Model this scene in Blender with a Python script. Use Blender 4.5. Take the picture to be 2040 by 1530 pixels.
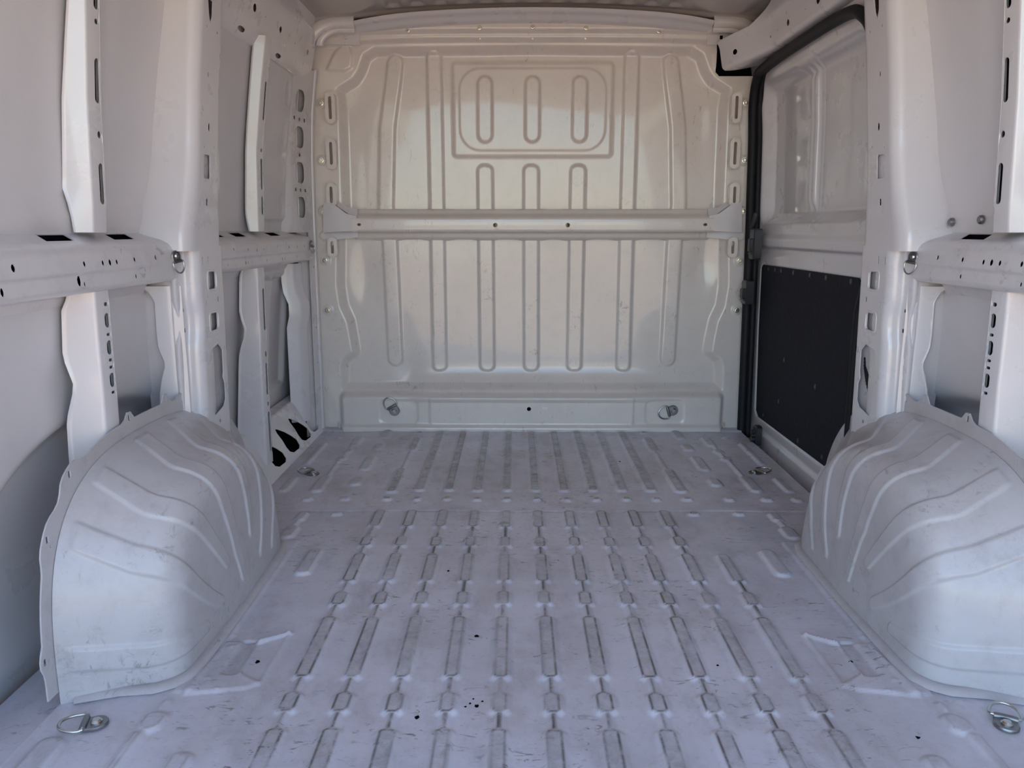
import bpy, math, random
import numpy as np
from mathutils import Vector, Matrix
from mathutils.geometry import delaunay_2d_cdt

random.seed(7)
rng = np.random.default_rng(7)
for o in list(bpy.data.objects):
    bpy.data.objects.remove(o)
scene = bpy.context.scene
COL = scene.collection
PI = math.pi

# ------------------------------------------------------------------ camera
# metres: X to the right, Y forward into the load bay, Z up, floor at Z = 0
F_PX, W_PX = 1530.0, 2040.0
cam_d = bpy.data.cameras.new('camera')
cam = bpy.data.objects.new('camera', cam_d)
COL.objects.link(cam)
cam_d.sensor_fit = 'HORIZONTAL'
cam_d.sensor_width = 36.0
cam_d.lens = 36.0 * F_PX / W_PX
cam_d.clip_start = 0.02
cam_d.clip_end = 500
cam.location = (-0.067, 0.0, 0.85)
cam.rotation_mode = 'XYZ'
cam.rotation_euler = (math.radians(90 - 11.346), 0, math.radians(0.294))
scene.camera = cam

# ------------------------------------------------------------------ world, sun, exposure
SUN_AZ = math.radians(62)      # sun in front of the van, to the right; it never shines in through the rear opening
SUN_EL = math.radians(40)
world = bpy.data.worlds.new('sky')
scene.world = world
world.use_nodes = True
wn = world.node_tree
wn.nodes.clear()
w_out = wn.nodes.new('ShaderNodeOutputWorld')
w_bg = wn.nodes.new('ShaderNodeBackground')
w_sky = wn.nodes.new('ShaderNodeTexSky')
w_sky.sky_type = 'NISHITA'
w_sky.sun_disc = False
w_sky.sun_elevation = SUN_EL
w_sky.sun_rotation = SUN_AZ
w_sky.air_density = 1.0
w_sky.dust_density = 0.6
w_sky.ozone_density = 1.6
w_bg.inputs['Strength'].default_value = 0.29
wn.links.new(w_sky.outputs[0], w_bg.inputs[0])
wn.links.new(w_bg.outputs[0], w_out.inputs[0])
sun_d = bpy.data.lights.new('sun', 'SUN')
sun_d.energy = 7.0
sun_d.color = (1.0, 0.91, 0.78)
sun_d.angle = math.radians(0.6)
sun = bpy.data.objects.new('sun', sun_d)
COL.objects.link(sun)
sv = Vector((math.sin(SUN_AZ) * math.cos(SUN_EL), math.cos(SUN_AZ) * math.cos(SUN_EL), math.sin(SUN_EL)))
sun.rotation_euler = sv.to_track_quat('Z', 'Y').to_euler()
sun.location = sv * 20

scene.view_settings.view_transform = 'Standard'
scene.view_settings.look = 'None'
scene.view_settings.gamma = 1.0
scene.view_settings.use_curve_mapping = False
scene.view_settings.exposure = 1.32
scene.cycles.max_bounces = 8
scene.cycles.diffuse_bounces = 6
scene.cycles.glossy_bounces = 4
scene.cycles.sample_clamp_indirect = 6.0

# ------------------------------------------------------------------ materials
class NT:
    def __init__(s, name):
        s.m = bpy.data.materials.new(name)
        s.m.use_nodes = True
        s.t = s.m.node_tree
        s.t.nodes.clear()
        s.out = s.n('ShaderNodeOutputMaterial')
        s.b = s.n('ShaderNodeBsdfPrincipled')
        s.l(s.b.outputs[0], s.out.inputs[0])
        tc = s.n('ShaderNodeNewGeometry')
        s.pos = tc.outputs['Position']
    def n(s, k):
        return s.t.nodes.new(k)
    def l(s, a, b):
        s.t.links.new(a, b)
    def scaled(s, v):
        m = s.n('ShaderNodeVectorMath'); m.operation = 'MULTIPLY'
        s.l(s.pos, m.inputs[0]); m.inputs[1].default_value = v
        return m.outputs[0]
    def noise(s, scale, detail=4, rough=0.55, stretch=None, dist=0.0):
        n = s.n('ShaderNodeTexNoise')
        n.inputs['Scale'].default_value = scale
        n.inputs['Detail'].default_value = detail
        n.inputs['Roughness'].default_value = rough
        n.inputs['Distortion'].default_value = dist
        s.l(s.scaled(stretch) if stretch else s.pos, n.inputs['Vector'])
        return n.outputs['Fac']
    def ramp(s, fac, a, b, va=0.0, vb=1.0):
        m = s.n('ShaderNodeMapRange')
        m.interpolation_type = 'SMOOTHSTEP'
        m.inputs[1].default_value = a; m.inputs[2].default_value = b
        m.inputs[3].default_value = va; m.inputs[4].default_value = vb
        s.l(fac, m.inputs[0])
        return m.outputs[0]
    def math(s, op, a, b):
        m = s.n('ShaderNodeMath'); m.operation = op; m.use_clamp = True
        for i, v in enumerate((a, b)):
            if isinstance(v, (int, float)): m.inputs[i].default_value = v
            else: s.l(v, m.inputs[i])
        return m.outputs[0]
    def mix(s, fac, a, b):
        m = s.n('ShaderNodeMix'); m.data_type = 'RGBA'
        for sock, v in ((m.inputs[0], fac), (m.inputs[6], a), (m.inputs[7], b)):
            if isinstance(v, tuple): sock.default_value = (*v, 1)
            elif isinstance(v, (int, float)): sock.default_value = v
            else: s.l(v, sock)
        return m.outputs[2]
    def attr(s, name):
        a = s.n('ShaderNodeAttribute'); a.attribute_name = name
        return a.outputs['Fac']
    def bump(s, h, strength=0.1, dist=0.002):
        b = s.n('ShaderNodeBump')
        b.inputs['Strength'].default_value = strength
        b.inputs['Distance'].default_value = dist
        s.l(h, b.inputs['Height']); s.l(b.outputs[0], s.b.inputs['Normal'])
    def set(s, **k):
        for key, v in k.items():
            i = s.b.inputs[key.replace('_', ' ')]
            if hasattr(v, 'is_output'): s.l(v, i)
            elif isinstance(v, tuple): i.default_value = (*v, 1)
            else: i.default_value = v
        return s.m

PAINT = (0.70, 0.675, 0.685)

def mat_paint(name, dirt, rough=0.28, coat=0.7, base=PAINT, scratch=0.0):
    t = NT(name)
    big = t.ramp(t.noise(3.0, 5, 0.6), 0.34, 0.78)
    fine = t.ramp(t.noise(17.0, 7, 0.72), 0.42, 0.92)
    c = t.mix(t.math('MULTIPLY', big, 0.22 * dirt), base, (0.40, 0.37, 0.35))
    c = t.mix(t.math('MULTIPLY', fine, (0.42 if scratch else 0.15) * dirt), c, (0.30, 0.28, 0.27))
    # dark rub marks and specks, heaviest on the edges that loads slide against
    rub = t.ramp(t.noise(48.0, 6, 0.72, None, 1.0), 0.56, 0.66)
    rp = t.ramp(t.noise(4.2, 4, 0.6), 0.48, 0.68)
    c = t.mix(t.math('MULTIPLY', t.math('MULTIPLY', rub, rp), 0.30 * dirt if scratch else 0.0), c, (0.15, 0.135, 0.13))
    st = t.ramp(t.noise(70.0, 4, 0.65, (1.0, 0.35, 0.35), 0.8), 0.60, 0.68)
    pa = t.ramp(t.noise(5.0, 4, 0.6), 0.48, 0.66)
    c = t.mix(t.math('MULTIPLY', t.math('MULTIPLY', st, pa), 0.02 + scratch), c, (0.10, 0.095, 0.09))
    if scratch:
        er = t.math('MULTIPLY', t.math('MULTIPLY', t.attr('rub'), t.ramp(t.noise(7.0, 4, 0.65), 0.44, 0.62)), t.ramp(t.noise(42.0, 6, 0.75, None, 1.0), 0.53, 0.64))
        c = t.mix(t.math('MULTIPLY', er, 0.75), c, (0.10, 0.09, 0.085))
    r = t.ramp(t.noise(9.0, 5, 0.6), 0.3, 0.8, rough * 0.95, min(rough * 1.2, 0.7))
    t.bump(t.noise(6.0, 2, 0.5), 0.03, 0.004)
    return t.set(Base_Color=c, Roughness=r, Coat_Weight=coat, Coat_Roughness=0.05, Specular_IOR_Level=0.5)

M_PAINT = mat_paint('white_body_paint', 0.22)
M_SKIN = mat_paint('dull_outer_skin_paint', 0.5, 0.42, 0.25)
M_BULK = mat_paint('bulkhead_paint', 0.45, 0.30, 0.75, (0.76, 0.70, 0.65), 0.35)
M_ROOF = mat_paint('roof_grey_brown', 0.5, 0.45, 0.2, (0.50, 0.455, 0.42))  # darker grey-brown base than the body paint
M_ARCH = mat_paint('scuffed_arch_paint', 1.6, 0.42, 0.25, (0.53, 0.51, 0.525), 0.5)

def mat_floor():
    t = NT('worn_floor_paint')
    big = t.ramp(t.noise(2.6, 6, 0.65), 0.36, 0.70)
    mid = t.ramp(t.noise(10.0, 6, 0.7, (1.0, 0.5, 1.0)), 0.46, 0.76)
    fine = t.ramp(t.noise(70.0, 4, 0.7), 0.52, 0.78)
    c = t.mix(t.math('MULTIPLY', big, 0.55), (0.67, 0.66, 0.725), (0.43, 0.42, 0.45))
    c = t.mix(t.math('MULTIPLY', mid, 0.50), c, (0.34, 0.315, 0.315))
    c = t.mix(t.math('MULTIPLY', fine, 0.25), c, (0.22, 0.21, 0.21))
    warm = t.ramp(t.noise(5.5, 5, 0.65), 0.48, 0.70)
    c = t.mix(t.math('MULTIPLY', warm, 0.35), c, (0.42, 0.37, 0.355))
    # scuffs where the paint is chipped
    st = t.ramp(t.noise(75.0, 5, 0.7, (0.35, 1.0, 1.0), 1.0), 0.575, 0.66)
    pa = t.ramp(t.noise(3.3, 4, 0.65), 0.43, 0.60)
    c = t.mix(t.math('MULTIPLY', t.math('MULTIPLY', st, pa), 0.75), c, (0.11, 0.09, 0.08))
    # tops of the raised beads are rubbed down to grey primer, dark grime along the rubbed edge
    worn = t.math('MULTIPLY', t.attr('worn'), t.ramp(t.noise(16.0, 5, 0.7), 0.25, 0.60, 0.35, 1.0))
    c = t.mix(t.math('MULTIPLY', worn, 0.85), c, t.mix(t.ramp(t.noise(38.0, 6, 0.75, None, 0.8), 0.32, 0.72), (0.46, 0.46, 0.475), (0.17, 0.16, 0.165)))
    edge = t.math('MULTIPLY', t.attr('edge'), t.ramp(t.noise(9.0, 5, 0.75), 0.36, 0.56, 0.25, 1.0))
    c = t.mix(t.math('MULTIPLY', edge, 0.95), c, (0.045, 0.037, 0.03))
    r = t.ramp(t.noise(8.0, 5, 0.65), 0.3, 0.75, 0.30, 0.58)
    t.bump(t.noise(45.0, 4, 0.6), 0.10, 0.002)
    return t.set(Base_Color=c, Roughness=r, Coat_Weight=0.15, Coat_Roughness=0.25)
M_FLOOR = mat_floor()

def mat_plain(name, col, rough, metal=0.0, var=0.15, scale=25.0, spec=0.5, bump=0.0):
    t = NT(name)
    f = t.ramp(t.noise(scale, 4, 0.6), 0.35, 0.7)
    c = t.mix(f, col, tuple(v * (1 - var) for v in col))
    if bump:
        t.bump(t.noise(scale * 8, 3, 0.6), bump, 0.002)
    return t.set(Base_Color=c, Roughness=rough, Metallic=metal, Specular_IOR_Level=spec)
M_RUBBER = mat_plain('black_rubber', (0.014, 0.014, 0.017), 0.55, 0, 0.15, 25, 0.25)
M_BOARD = mat_plain('charcoal_fibre_board', (0.022, 0.023, 0.030), 0.85, 0, 0.3, 60, 0.25, 0.25)
M_PLASTIC = mat_plain('black_plastic', (0.030, 0.031, 0.036), 0.38)
M_FOAM_SHADE = mat_plain('black_foam_and_shade', (0.008, 0.008, 0.010), 1.0, 0, 0.15, 25, 0.0)  # black of foam and chips, also used as painted shade in cavities
M_STEEL = mat_plain('zinc_plated_steel', (0.62, 0.62, 0.60), 0.25, 1.0)
M_DARKSTEEL = mat_plain('dulled_steel', (0.30, 0.30, 0.30), 0.35, 1.0)
M_BRASS = mat_plain('yellow_zinc_bolt', (0.92, 0.88, 0.76), 0.22, 1.0)
M_GROUND = mat_plain('pale_dusty_paving', (0.56, 0.395, 0.255), 0.9, 0, 0.25, 1.2)
M_SEALANT = mat_plain('grey_seam_sealant', (0.50, 0.50, 0.50), 0.5)

# ------------------------------------------------------------------ helpers
def link(name, me, mat, parent=None, smooth=40):
    o = bpy.data.objects.new(name, me)
    COL.objects.link(o)
    if mat: me.materials.append(mat)
    if smooth is not None:
        me.polygons.foreach_set('use_smooth', [True] * len(me.polygons))
        if smooth < 180: me.set_sharp_from_angle(angle=math.radians(smooth))
    if parent: o.parent = parent
    return o

def mesh(name, v, f, mat, parent=None, smooth=40):
    me = bpy.data.meshes.new(name)
    me.from_pydata([tuple(map(float, p)) for p in v], [], [tuple(map(int, q)) for q in f])
    me.update()
    return link(name, me, mat, parent, smooth)

def struct(o):
    o['kind'] = 'structure'; return o

def tag(o, label, cat, group=None):
    o['label'] = label; o['category'] = cat
    if group: o['group'] = group
    return o

def empty(name, loc=(0, 0, 0), parent=None):
    o = bpy.data.objects.new(name, None); COL.objects.link(o)
    o.location = loc; o.empty_display_size = 0.05
    if parent: o.parent = parent
    return o

def grid_mesh(name, P, mat, parent=None, smooth=180, attrs=None, cut=None):
    """P: (ny, nx, 3) array of points -> quad grid"""
    ny, nx = P.shape[:2]
    me = bpy.data.meshes.new(name)
    nv = ny * nx
    idx = np.arange(nv).reshape(ny, nx)
    q = np.stack([idx[:-1, :-1], idx[:-1, 1:], idx[1:, 1:], idx[1:, :-1]], -1).reshape(-1, 4)
    if cut is not None: q = q[~cut[:-1, :-1].reshape(-1)]
    me.vertices.add(nv)
    me.vertices.foreach_set('co', P.reshape(-1).astype(np.float32))
    me.loops.add(q.size)
    me.loops.foreach_set('vertex_index', q.reshape(-1).astype(np.int32))
    me.polygons.add(len(q))
    me.polygons.foreach_set('loop_start', np.arange(0, q.size, 4, dtype=np.int32))
    me.update(calc_edges=True)
    for k, a in (attrs or {}).items():
        at = me.attributes.new(k, 'FLOAT', 'POINT')
        at.data.foreach_set('value', a.reshape(-1).astype(np.float32))
    me.validate()
    return link(name, me, mat, parent, smooth)

def fillet(pts, r, n=4):
    """round the inner corners of an open polyline"""
    pts = [Vector(p) for p in pts]
    out = [pts[0]]
    for a, b, c in zip(pts, pts[1:], pts[2:]):
        rr = r if not isinstance(r, dict) else r.get(tuple(b), 0.004)
        d1, d2 = (a - b), (c - b)
        k = min(rr, d1.length * 0.45, d2.length * 0.45)
        p1, p2 = b + d1.normalized() * k, b + d2.normalized() * k
        for i in range(n + 1):
            s = i / n
            out.append(p1 * (1 - s) ** 2 + b * 2 * s * (1 - s) + p2 * s * s)
    out.append(pts[-1])
    return [(p.x, p.y) for p in out]

class Prof:
    def __init__(s, pts, r=0.0, n=4):
        s.p = np.array(fillet(pts, r, n) if r else pts, float)
        d = np.hypot(*np.diff(s.p, axis=0).T)
        s.u = np.concatenate([[0], np.cumsum(d)])
        s.L = s.u[-1]
    def at(s, u):
        return np.interp(u, s.u, s.p[:, 0]), np.interp(u, s.u, s.p[:, 1])
    def uof(s, a, b):
        best = (1e9, 0)
        q = np.array([a, b], float)
        for i in range(len(s.p) - 1):
            d = s.p[i + 1] - s.p[i]; l2 = d @ d
            if l2 < 1e-14: continue
            k = min(max((q - s.p[i]) @ d / l2, 0), 1)
            e = np.hypot(*(s.p[i] + d * k - q))
            if e < best[0]: best = (e, s.u[i] + math.sqrt(l2) * k)
        return best[1]

def inside(poly, pts):
    x, y = pts[:, 0], pts[:, 1]
    c = np.zeros(len(pts), bool)
    n = len(poly)
    for i in range(n):
        x1, y1 = poly[i]; x2, y2 = poly[(i + 1) % n]
        if y1 == y2: continue
        hit = ((y1 > y) != (y2 > y)) & (x < (x2 - x1) * (y - y1) / (y2 - y1) + x1)
        c ^= hit
    return c

def circ(cx, cy, r, n=12, ry=None):
    ry = ry or r
    return [(cx + r * math.cos(2 * PI * i / n), cy + ry * math.sin(2 * PI * i / n)) for i in range(n)]

def rrect(cx, cy, hx, hy, r, n=4):
    r = min(r, hx, hy)
    out = []
    for k, (sx, sy) in enumerate(((1, 1), (-1, 1), (-1, -1), (1, -1))):
        for i in range(n + 1):
            a = (k + i / n) * PI / 2
            out.append((cx + sx * (hx - r) + r * math.cos(a), cy + sy * (hy - r) + r * math.sin(a)))
    ded = [out[0]]
    for p in out[1:]:
        if math.hypot(p[0] - ded[-1][0], p[1] - ded[-1][1]) > 1e-6: ded.append(p)
    if math.hypot(ded[0][0] - ded[-1][0], ded[0][1] - ded[-1][1]) < 1e-6: ded.pop()
    return ded

def stad(cx, cy, hx, hy, n=5):
    return rrect(cx, cy, hx, hy, min(hx, hy), n)

def psheet(name, M, outline, holes, mat, parent=None, us=(), ts=(), thick=0.002, smooth=35):
    """pressed sheet: polygon with holes in (u, t), mapped to space by M(u, t) -> (n, 3), given thickness"""
    def dens(poly):
        out = []
        n = len(poly)
        for i in range(n):
            a, b = np.array(poly[i], float), np.array(poly[(i + 1) % n], float)
            ks = [0.0]
            for j, g in ((0, us), (1, ts)):
                d = b[j] - a[j]
                if abs(d) > 1e-9:
                    ks += [(q - a[j]) / d for q in g if 0.0005 < (q - a[j]) / d < 0.9995]
            for k in sorted(set(ks)): out.append(tuple(a + (b - a) * k))
        return out
    polys = [dens(outline)] + [list(h) for h in holes]
    pts, edges = [], []
    for P in polys:
        s = len(pts)
        pts += P
        edges += [(s + i, s + (i + 1) % len(P)) for i in range(len(P))]
    if len(us) and len(ts):
        G = np.array([(u, t) for u in us for t in ts], float)
        ok = inside(outline, G)
        for h in holes:
            H = np.array(h); lo, hi = H.min(0) - 0.002, H.max(0) + 0.002
            ok &= ~((G[:, 0] > lo[0]) & (G[:, 0] < hi[0]) & (G[:, 1] > lo[1]) & (G[:, 1] < hi[1]) & inside(h, G))
        pts += [tuple(p) for p in G[ok]]
    r = delaunay_2d_cdt([Vector(p) for p in pts], edges, [], 0, 1e-6)
    V = np.array([(v.x, v.y) for v in r[0]])
    T = np.array([f for f in r[2] if len(f) == 3])
    C = V[T].mean(1)
    k = inside(outline, C)
    for h in holes: k &= ~inside(h, C)
    T = T[k]
    used = np.unique(T)
    remap = -np.ones(len(V), int); remap[used] = np.arange(len(used))
    V, T = V[used], remap[T]
    P = M(V[:, 0], V[:, 1])
    e = 1e-4
    du = M(V[:, 0] + e, V[:, 1]) - M(V[:, 0] - e, V[:, 1])
    dt = M(V[:, 0], V[:, 1] + e) - M(V[:, 0], V[:, 1] - e)
    N = np.cross(du, dt); N /= np.linalg.norm(N, axis=1)[:, None] + 1e-12
    n = len(P)
    allv = np.vstack([P, P - N * thick])
    faces = [tuple(t) for t in T] + [tuple(n + t[::-1]) for t in T]
    cnt = {}
    for t in T:
        for a, b in ((t[0], t[1]), (t[1], t[2]), (t[2], t[0])):
            cnt[(a, b)] = cnt.get((a, b), 0) + 1
    for (a, b) in cnt:
        if (b, a) not in cnt: faces.append((b, a, a + n, b + n))
    return mesh(name, allv, faces, mat, parent, smooth)

def loft(name, rings, mat, parent=None, closed=False, smooth=40, caps=False):
    """rings: list of equal-length point lists"""
    n = len(rings[0]); v = [p for r in rings for p in r]; f = []
    for i in range(len(rings) - 1):
        for j in range(n if closed else n - 1):
            a, b = i * n + j, i * n + (j + 1) % n
            f.append((a, b, b + n, a + n))
    if caps and closed:
        f.append(tuple(range(n))[::-1]); f.append(tuple(range((len(rings) - 1) * n, len(rings) * n)))
    return mesh(name, v, f, mat, parent, smooth)

def tube(name, path, r, mat, parent=None, sides=8, closed=False, ry=None, smooth=60):
    path = [Vector(p) for p in path]; n = len(path); rings = []
    up = Vector((0, 0, 1)); prev = None
    for i, p in enumerate(path):
        a = path[(i - 1) % n] if (closed or i > 0) else p
        b = path[(i + 1) % n] if (closed or i < n - 1) else p
        d = (b - a).normalized()
        x = prev - d * prev.dot(d) if prev else d.cross(up if abs(d.z) < 0.95 else Vector((1, 0, 0)))
        x.normalize(); prev = x; y = d.cross(x)
        rr = r[i] if isinstance(r, (list, tuple)) else r
        rings.append([p + x * rr * math.cos(2 * PI * k / sides) + y * (ry or rr) * math.sin(2 * PI * k / sides) for k in range(sides)])
    if closed: rings.append(rings[0])
    return loft(name, rings, mat, parent, True, smooth, not closed)

def prism(name, poly, M, h0, h1, mat, parent=None, bevel=0.0, smooth=35):
    """extrude polygon (a, b) between heights h0 and h1 along M(a, b, h); optional bevelled top"""
    n = len(poly)
    rings = [[M(a, b, h0) for a, b in poly]]
    if bevel:
        P = np.array(poly); c = P.mean(0)
        rings.append([M(a, b, h1 - math.copysign(bevel, h1 - h0)) for a, b in poly])
        S = c + (P - c) * (1 - bevel / (np.abs(P - c).max(0) + 1e-9))
        rings.append([M(a, b, h1) for a, b in S])
    else:
        rings.append([M(a, b, h1) for a, b in poly])
    return loft(name, rings, mat, parent, True, smooth, True)

def sst(a, b, x):
    t = np.clip((x - a) / (b - a), 0, 1)
    return t * t * (3 - 2 * t)

def sd_box(x, y, cx, cy, hx, hy, r):
    qx, qy = np.abs(x - cx) - (hx - r), np.abs(y - cy) - (hy - r)
    return np.hypot(np.maximum(qx, 0), np.maximum(qy, 0)) + np.minimum(np.maximum(qx, qy), 0) - r

def sd_poly(x, y, poly):
    d = np.full(x.shape, 1e9); n = len(poly)
    for i in range(n):
        (x1, y1), (x2, y2) = poly[i], poly[(i + 1) % n]
        ex, ey = x2 - x1, y2 - y1
        k = np.clip(((x - x1) * ex + (y - y1) * ey) / (ex * ex + ey * ey + 1e-12), 0, 1)
        d = np.minimum(d, np.hypot(x - x1 - ex * k, y - y1 - ey * k))
    ins = inside(poly, np.stack([x.ravel(), y.ravel()], -1)).reshape(x.shape)
    return np.where(ins, -d, d)

def sd_line(x, y, pts):
    d = np.full(x.shape, 1e9)
    for (x1, y1), (x2, y2) in zip(pts, pts[1:]):
        ex, ey = x2 - x1, y2 - y1
        k = np.clip(((x - x1) * ex + (y - y1) * ey) / (ex * ex + ey * ey + 1e-12), 0, 1)
        d = np.minimum(d, np.hypot(x - x1 - ex * k, y - y1 - ey * k))
    return d

def lerp_tab(tab):
    a = np.array(tab, float)
    return lambda z: np.interp(z, a[:, 0], a[:, 1])

Y_BULK = 3.24          # bulkhead flange plane
Y_SEAM = 2.237         # joint between the two floor sheets
Y_REAR = 0.12          # rear end of the body

# ------------------------------------------------------------------ ground outside, behind the open rear doors
g = mesh('ground', [(-60, -80, -0.62), (60, -80, -0.62), (60, 60, -0.62), (-60, 60, -0.62)], [(0, 1, 2, 3)], M_GROUND, smooth=None)
struct(g)

# ------------------------------------------------------------------ floor
def build_floor():
    ys = np.concatenate([np.arange(Y_REAR, 0.95, 0.012), np.arange(0.95, Y_BULK + 0.03, 0.0042)])
    xs = np.arange(-0.9, 0.9001, 0.0042)
    X, Y = np.meshgrid(xs, ys)
    D = np.full(X.shape, 1.0)              # distance to the nearest bead's outer foot
    def add(cx, y0, y1, hw, r=None):
        m = (np.abs(X - cx) < hw + 0.03) & (Y > y0 - 0.03) & (Y < y1 + 0.03)
        D[m] = np.minimum(D[m], sd_box(X[m], Y[m], cx, (y0 + y1) / 2, hw, (y1 - y0) / 2, r or hw * 0.95))
    PITCH = 0.096
    rows = [(2.100, 2.236, 0), (1.960, 2.030, 0), (1.748, 1.915, 0), (1.628, 1.697, 0), (1.335, 1.577, 0), (1.226, 1.290, 0),
            (0.94, 1.184, 0), (0.83, 0.895, 0), (0.55, 0.79, 0), (0.44, 0.505, 0), (0.16, 0.40, 0)]
    for k in range(-5, 6):
        cx = k * PITCH
        rr = rows[2:] if k == 5 else rows
        for (a, b, _) in rr: add(cx, a - 0.006, b + 0.006, 0.0235, 0.0205)
        for (a, b, _), (a2, b2, _) in zip(rr, rr[1:]): add(cx, b2 - 0.01, a + 0.01, 0.0125, 0.004)
    # long beads of the front sheet
    for k in range(-4, 5): add(k * 0.0955 - 0.002, 2.405, 3.17, 0.0225, 0.020)
    for s in (-1, 1):
        add(s * 0.478, 2.39, 2.655, 0.024); add(s * 0.474, 2.64, 2.90, 0.011, 0.006); add(s * 0.474, 2.87, 3.075, 0.023); add(s * 0.474, 3.13, 3.165, 0.02)
        for a, b in ((2.46, 2.552), (2.63, 2.81), (2.88, 2.98), (3.05, 3.19)): add(s * 0.612, a, b, 0.024)
        add(s * 0.728, 2.40, 2.57, 0.024); add(s * 0.724, 2.56, 2.76, 0.011, 0.006); add(s * 0.722, 2.745, 2.80, 0.022)
        add(s * 0.72, 2.84, 2.905, 0.022); add(s * 0.72, 2.79, 2.97, 0.010, 0.006); add(s * 0.715, 2.945, 3.09, 0.022)
        add(s * 0.836, 2.40, 2.556, 0.019); add(s * 0.838, 2.69, 2.99, 0.016); add(s * 0.80, 3.06, 3.09, 0.016)
        for x in (0.735, 0.615, 0.480): add(s * x, 2.315, 2.355, 0.021, 0.018)
        if s > 0: add(s * 0.83, 2.31, 2.355, 0.02, 0.018); add(0.474, 2.196, 2.23, 0.021, 0.016)
        add(s * 0.612, 2.196, 2.23, 0.021, 0.016)
        add(s * 0.715, 2.15, 2.23, 0.020); add(s * 0.715, 2.11, 2.16, 0.011, 0.006); add(s * 0.715, 2.02, 2.115, 0.025)
        add(s * 0.605, 1.785, 1.952, 0.024)
        add(s * 0.615, 0.9, 1.126, 0.024); add(s * 0.705, 1.17, 1.235, 0.026); add(s * 0.705, 1.23, 1.27, 0.011, 0.006); add(s * 0.715, 0.7, 1.18, 0.016, 0.008)
        add(s * 0.85, 0.6, 1.165, 0.027)
    for k in range(-4, 5): add(k * 0.0955, 2.315, 2.355, 0.018, 0.016)
    Z = 0.0075 * (1 - sst(-0.0105, 0.001, D))
    worn = 1 - sst(-0.0125, -0.0100, D)
    edge = np.exp(-((D + 0.0112) / 0.0019) ** 2)
    edge *= np.where(Y > Y_SEAM, 0.45, 1.0)
    # long rub marks: the outer pads have kept their paint better
    worn *= np.where(np.abs(X) > 0.56, 0.45, 1.0) * np.where(Y > Y_SEAM, 1.0, 0.62)
    edge *= np.where(np.abs(X) > 0.56, 0.35, 1.0)
    # front sheet overlaps the rear sheet
    Z += 0.0035 * sst(-0.0015, 0.0025, Y - Y_SEAM + 0.002 * np.sin(X * 9))
    edge = np.maximum(edge, 0.55 * np.exp(-((Y - Y_SEAM + 0.002 * np.sin(X * 9) + 0.002) / 0.0022) ** 2))
    # turned-up joint below the bulkhead
    Z += 0.006 * sst(3.178, 3.19, Y)
    for k in range(-8, 9):
        Z += 0.006 * (1 - sst(-0.006, 0.002, sd_box(X, Y, k * 0.0955 + 0.05, 3.205, 0.016, 0.010, 0.006)))
    # reinforcement plates by the wheel arches: a raised polygon with a channel through it
    for s in (-1, 1):
        pl = [(s * 0.555, 1.505), (s * 0.608, 1.474), (s * 0.672, 1.474), (s * 0.69, 1.285), (s * 0.672, 1.285), (s * 0.645, 1.292), (s * 0.575, 1.306), (s * 0.556, 1.322), (s * 0.600, 1.352), (s * 0.605, 1.465)]
        d = sd_poly(X, Y, pl)
        Z += 0.004 * (1 - sst(-0.004, 0.001, d))
        d2 = sd_box(X, Y, s * 0.625, 1.415, 0.020, 0.066, 0.015)
        Z -= 0.006 * (1 - sst(-0.008, 0.003, d2))
        worn = np.maximum(worn, 0.5 * (1 - sst(-0.006, -0.003, d2)))
        d3 = sd_line(X, Y, [(s * 0.552, 1.508), (s * 0.555, 1.322), (s * 0.603, 1.355)])
        Z += 0.004 * np.exp(-(d3 / 0.004) ** 2)
        d4 = sd_line(X, Y, [(s * 0.552, 1.508), (s * 0.606, 1.474)])
        Z += 0.006 * np.exp(-(d4 / 0.005) ** 2)
        # rubbed seam strip that runs along the foot of the arch
        Z += 0.003 * (1 - sst(-0.004, 0.0, sd_box(X, Y, s * 0.69, 1.65, 0.022, 0.36, 0.01)))
        for px, py in ((0.66, 1.335), (0.655, 1.45), (0.63, 1.30), (0.67, 1.50)):
            Z += 0.002 * (1 - sst(0.004, 0.008, np.hypot(X - s * px, Y - py)))
    # spot welds and dents
    for _ in range(170):
        px, py = rng.uniform(-0.85, 0.85), rng.uniform(1.0, 2.2)
        m = (np.abs(X - px) < 0.02) & (np.abs(Y - py) < 0.02)
        Z[m] += rng.choice((-1, 1)) * 0.0012 * np.exp(-((X[m] - px) ** 2 + (Y[m] - py) ** 2) / 0.004 ** 2)
    Z += 0.0012 * np.sin(X * 7 + 1.3) * np.sin(Y * 5.1) + 0.0007 * np.sin(X * 23 + Y * 9)
    o = grid_mesh('floor', np.stack([X, Y, Z], -1), M_FLOOR, attrs={'worn': worn, 'edge': edge})
    struct(o)
    return o
floor = build_floor()
chip_r = random.Random(3)
for cx, cy, r in ((-0.150, 1.262, 0.004), (-0.138, 1.255, 0.006), (-0.158, 1.252, 0.0035), (-0.128, 1.268, 0.003), (-0.145, 1.275, 0.003), (-0.243, 1.222, 0.006), (-0.150, 1.50, 0.006), (-0.238, 1.82, 0.004), (0.32, 2.75, 0.005), (0.335, 1.39, 0.004), (0.62, 1.17, 0.005), (-0.585, 1.40, 0.006), (0.605, 1.405, 0.006)):
    r *= 0.7
    poly = [(cx + r * chip_r.uniform(0.5, 1.3) * math.cos(k * PI / 4), cy + r * chip_r.uniform(0.5, 1.5) * math.sin(k * PI / 4)) for k in range(8)]
    zc = 0.0012 if cy < Y_SEAM else 0.005
    prism('paint_chip', poly, lambda a, b, h: (a, b, h), -0.002, zc, M_FOAM_SHADE, floor)
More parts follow.
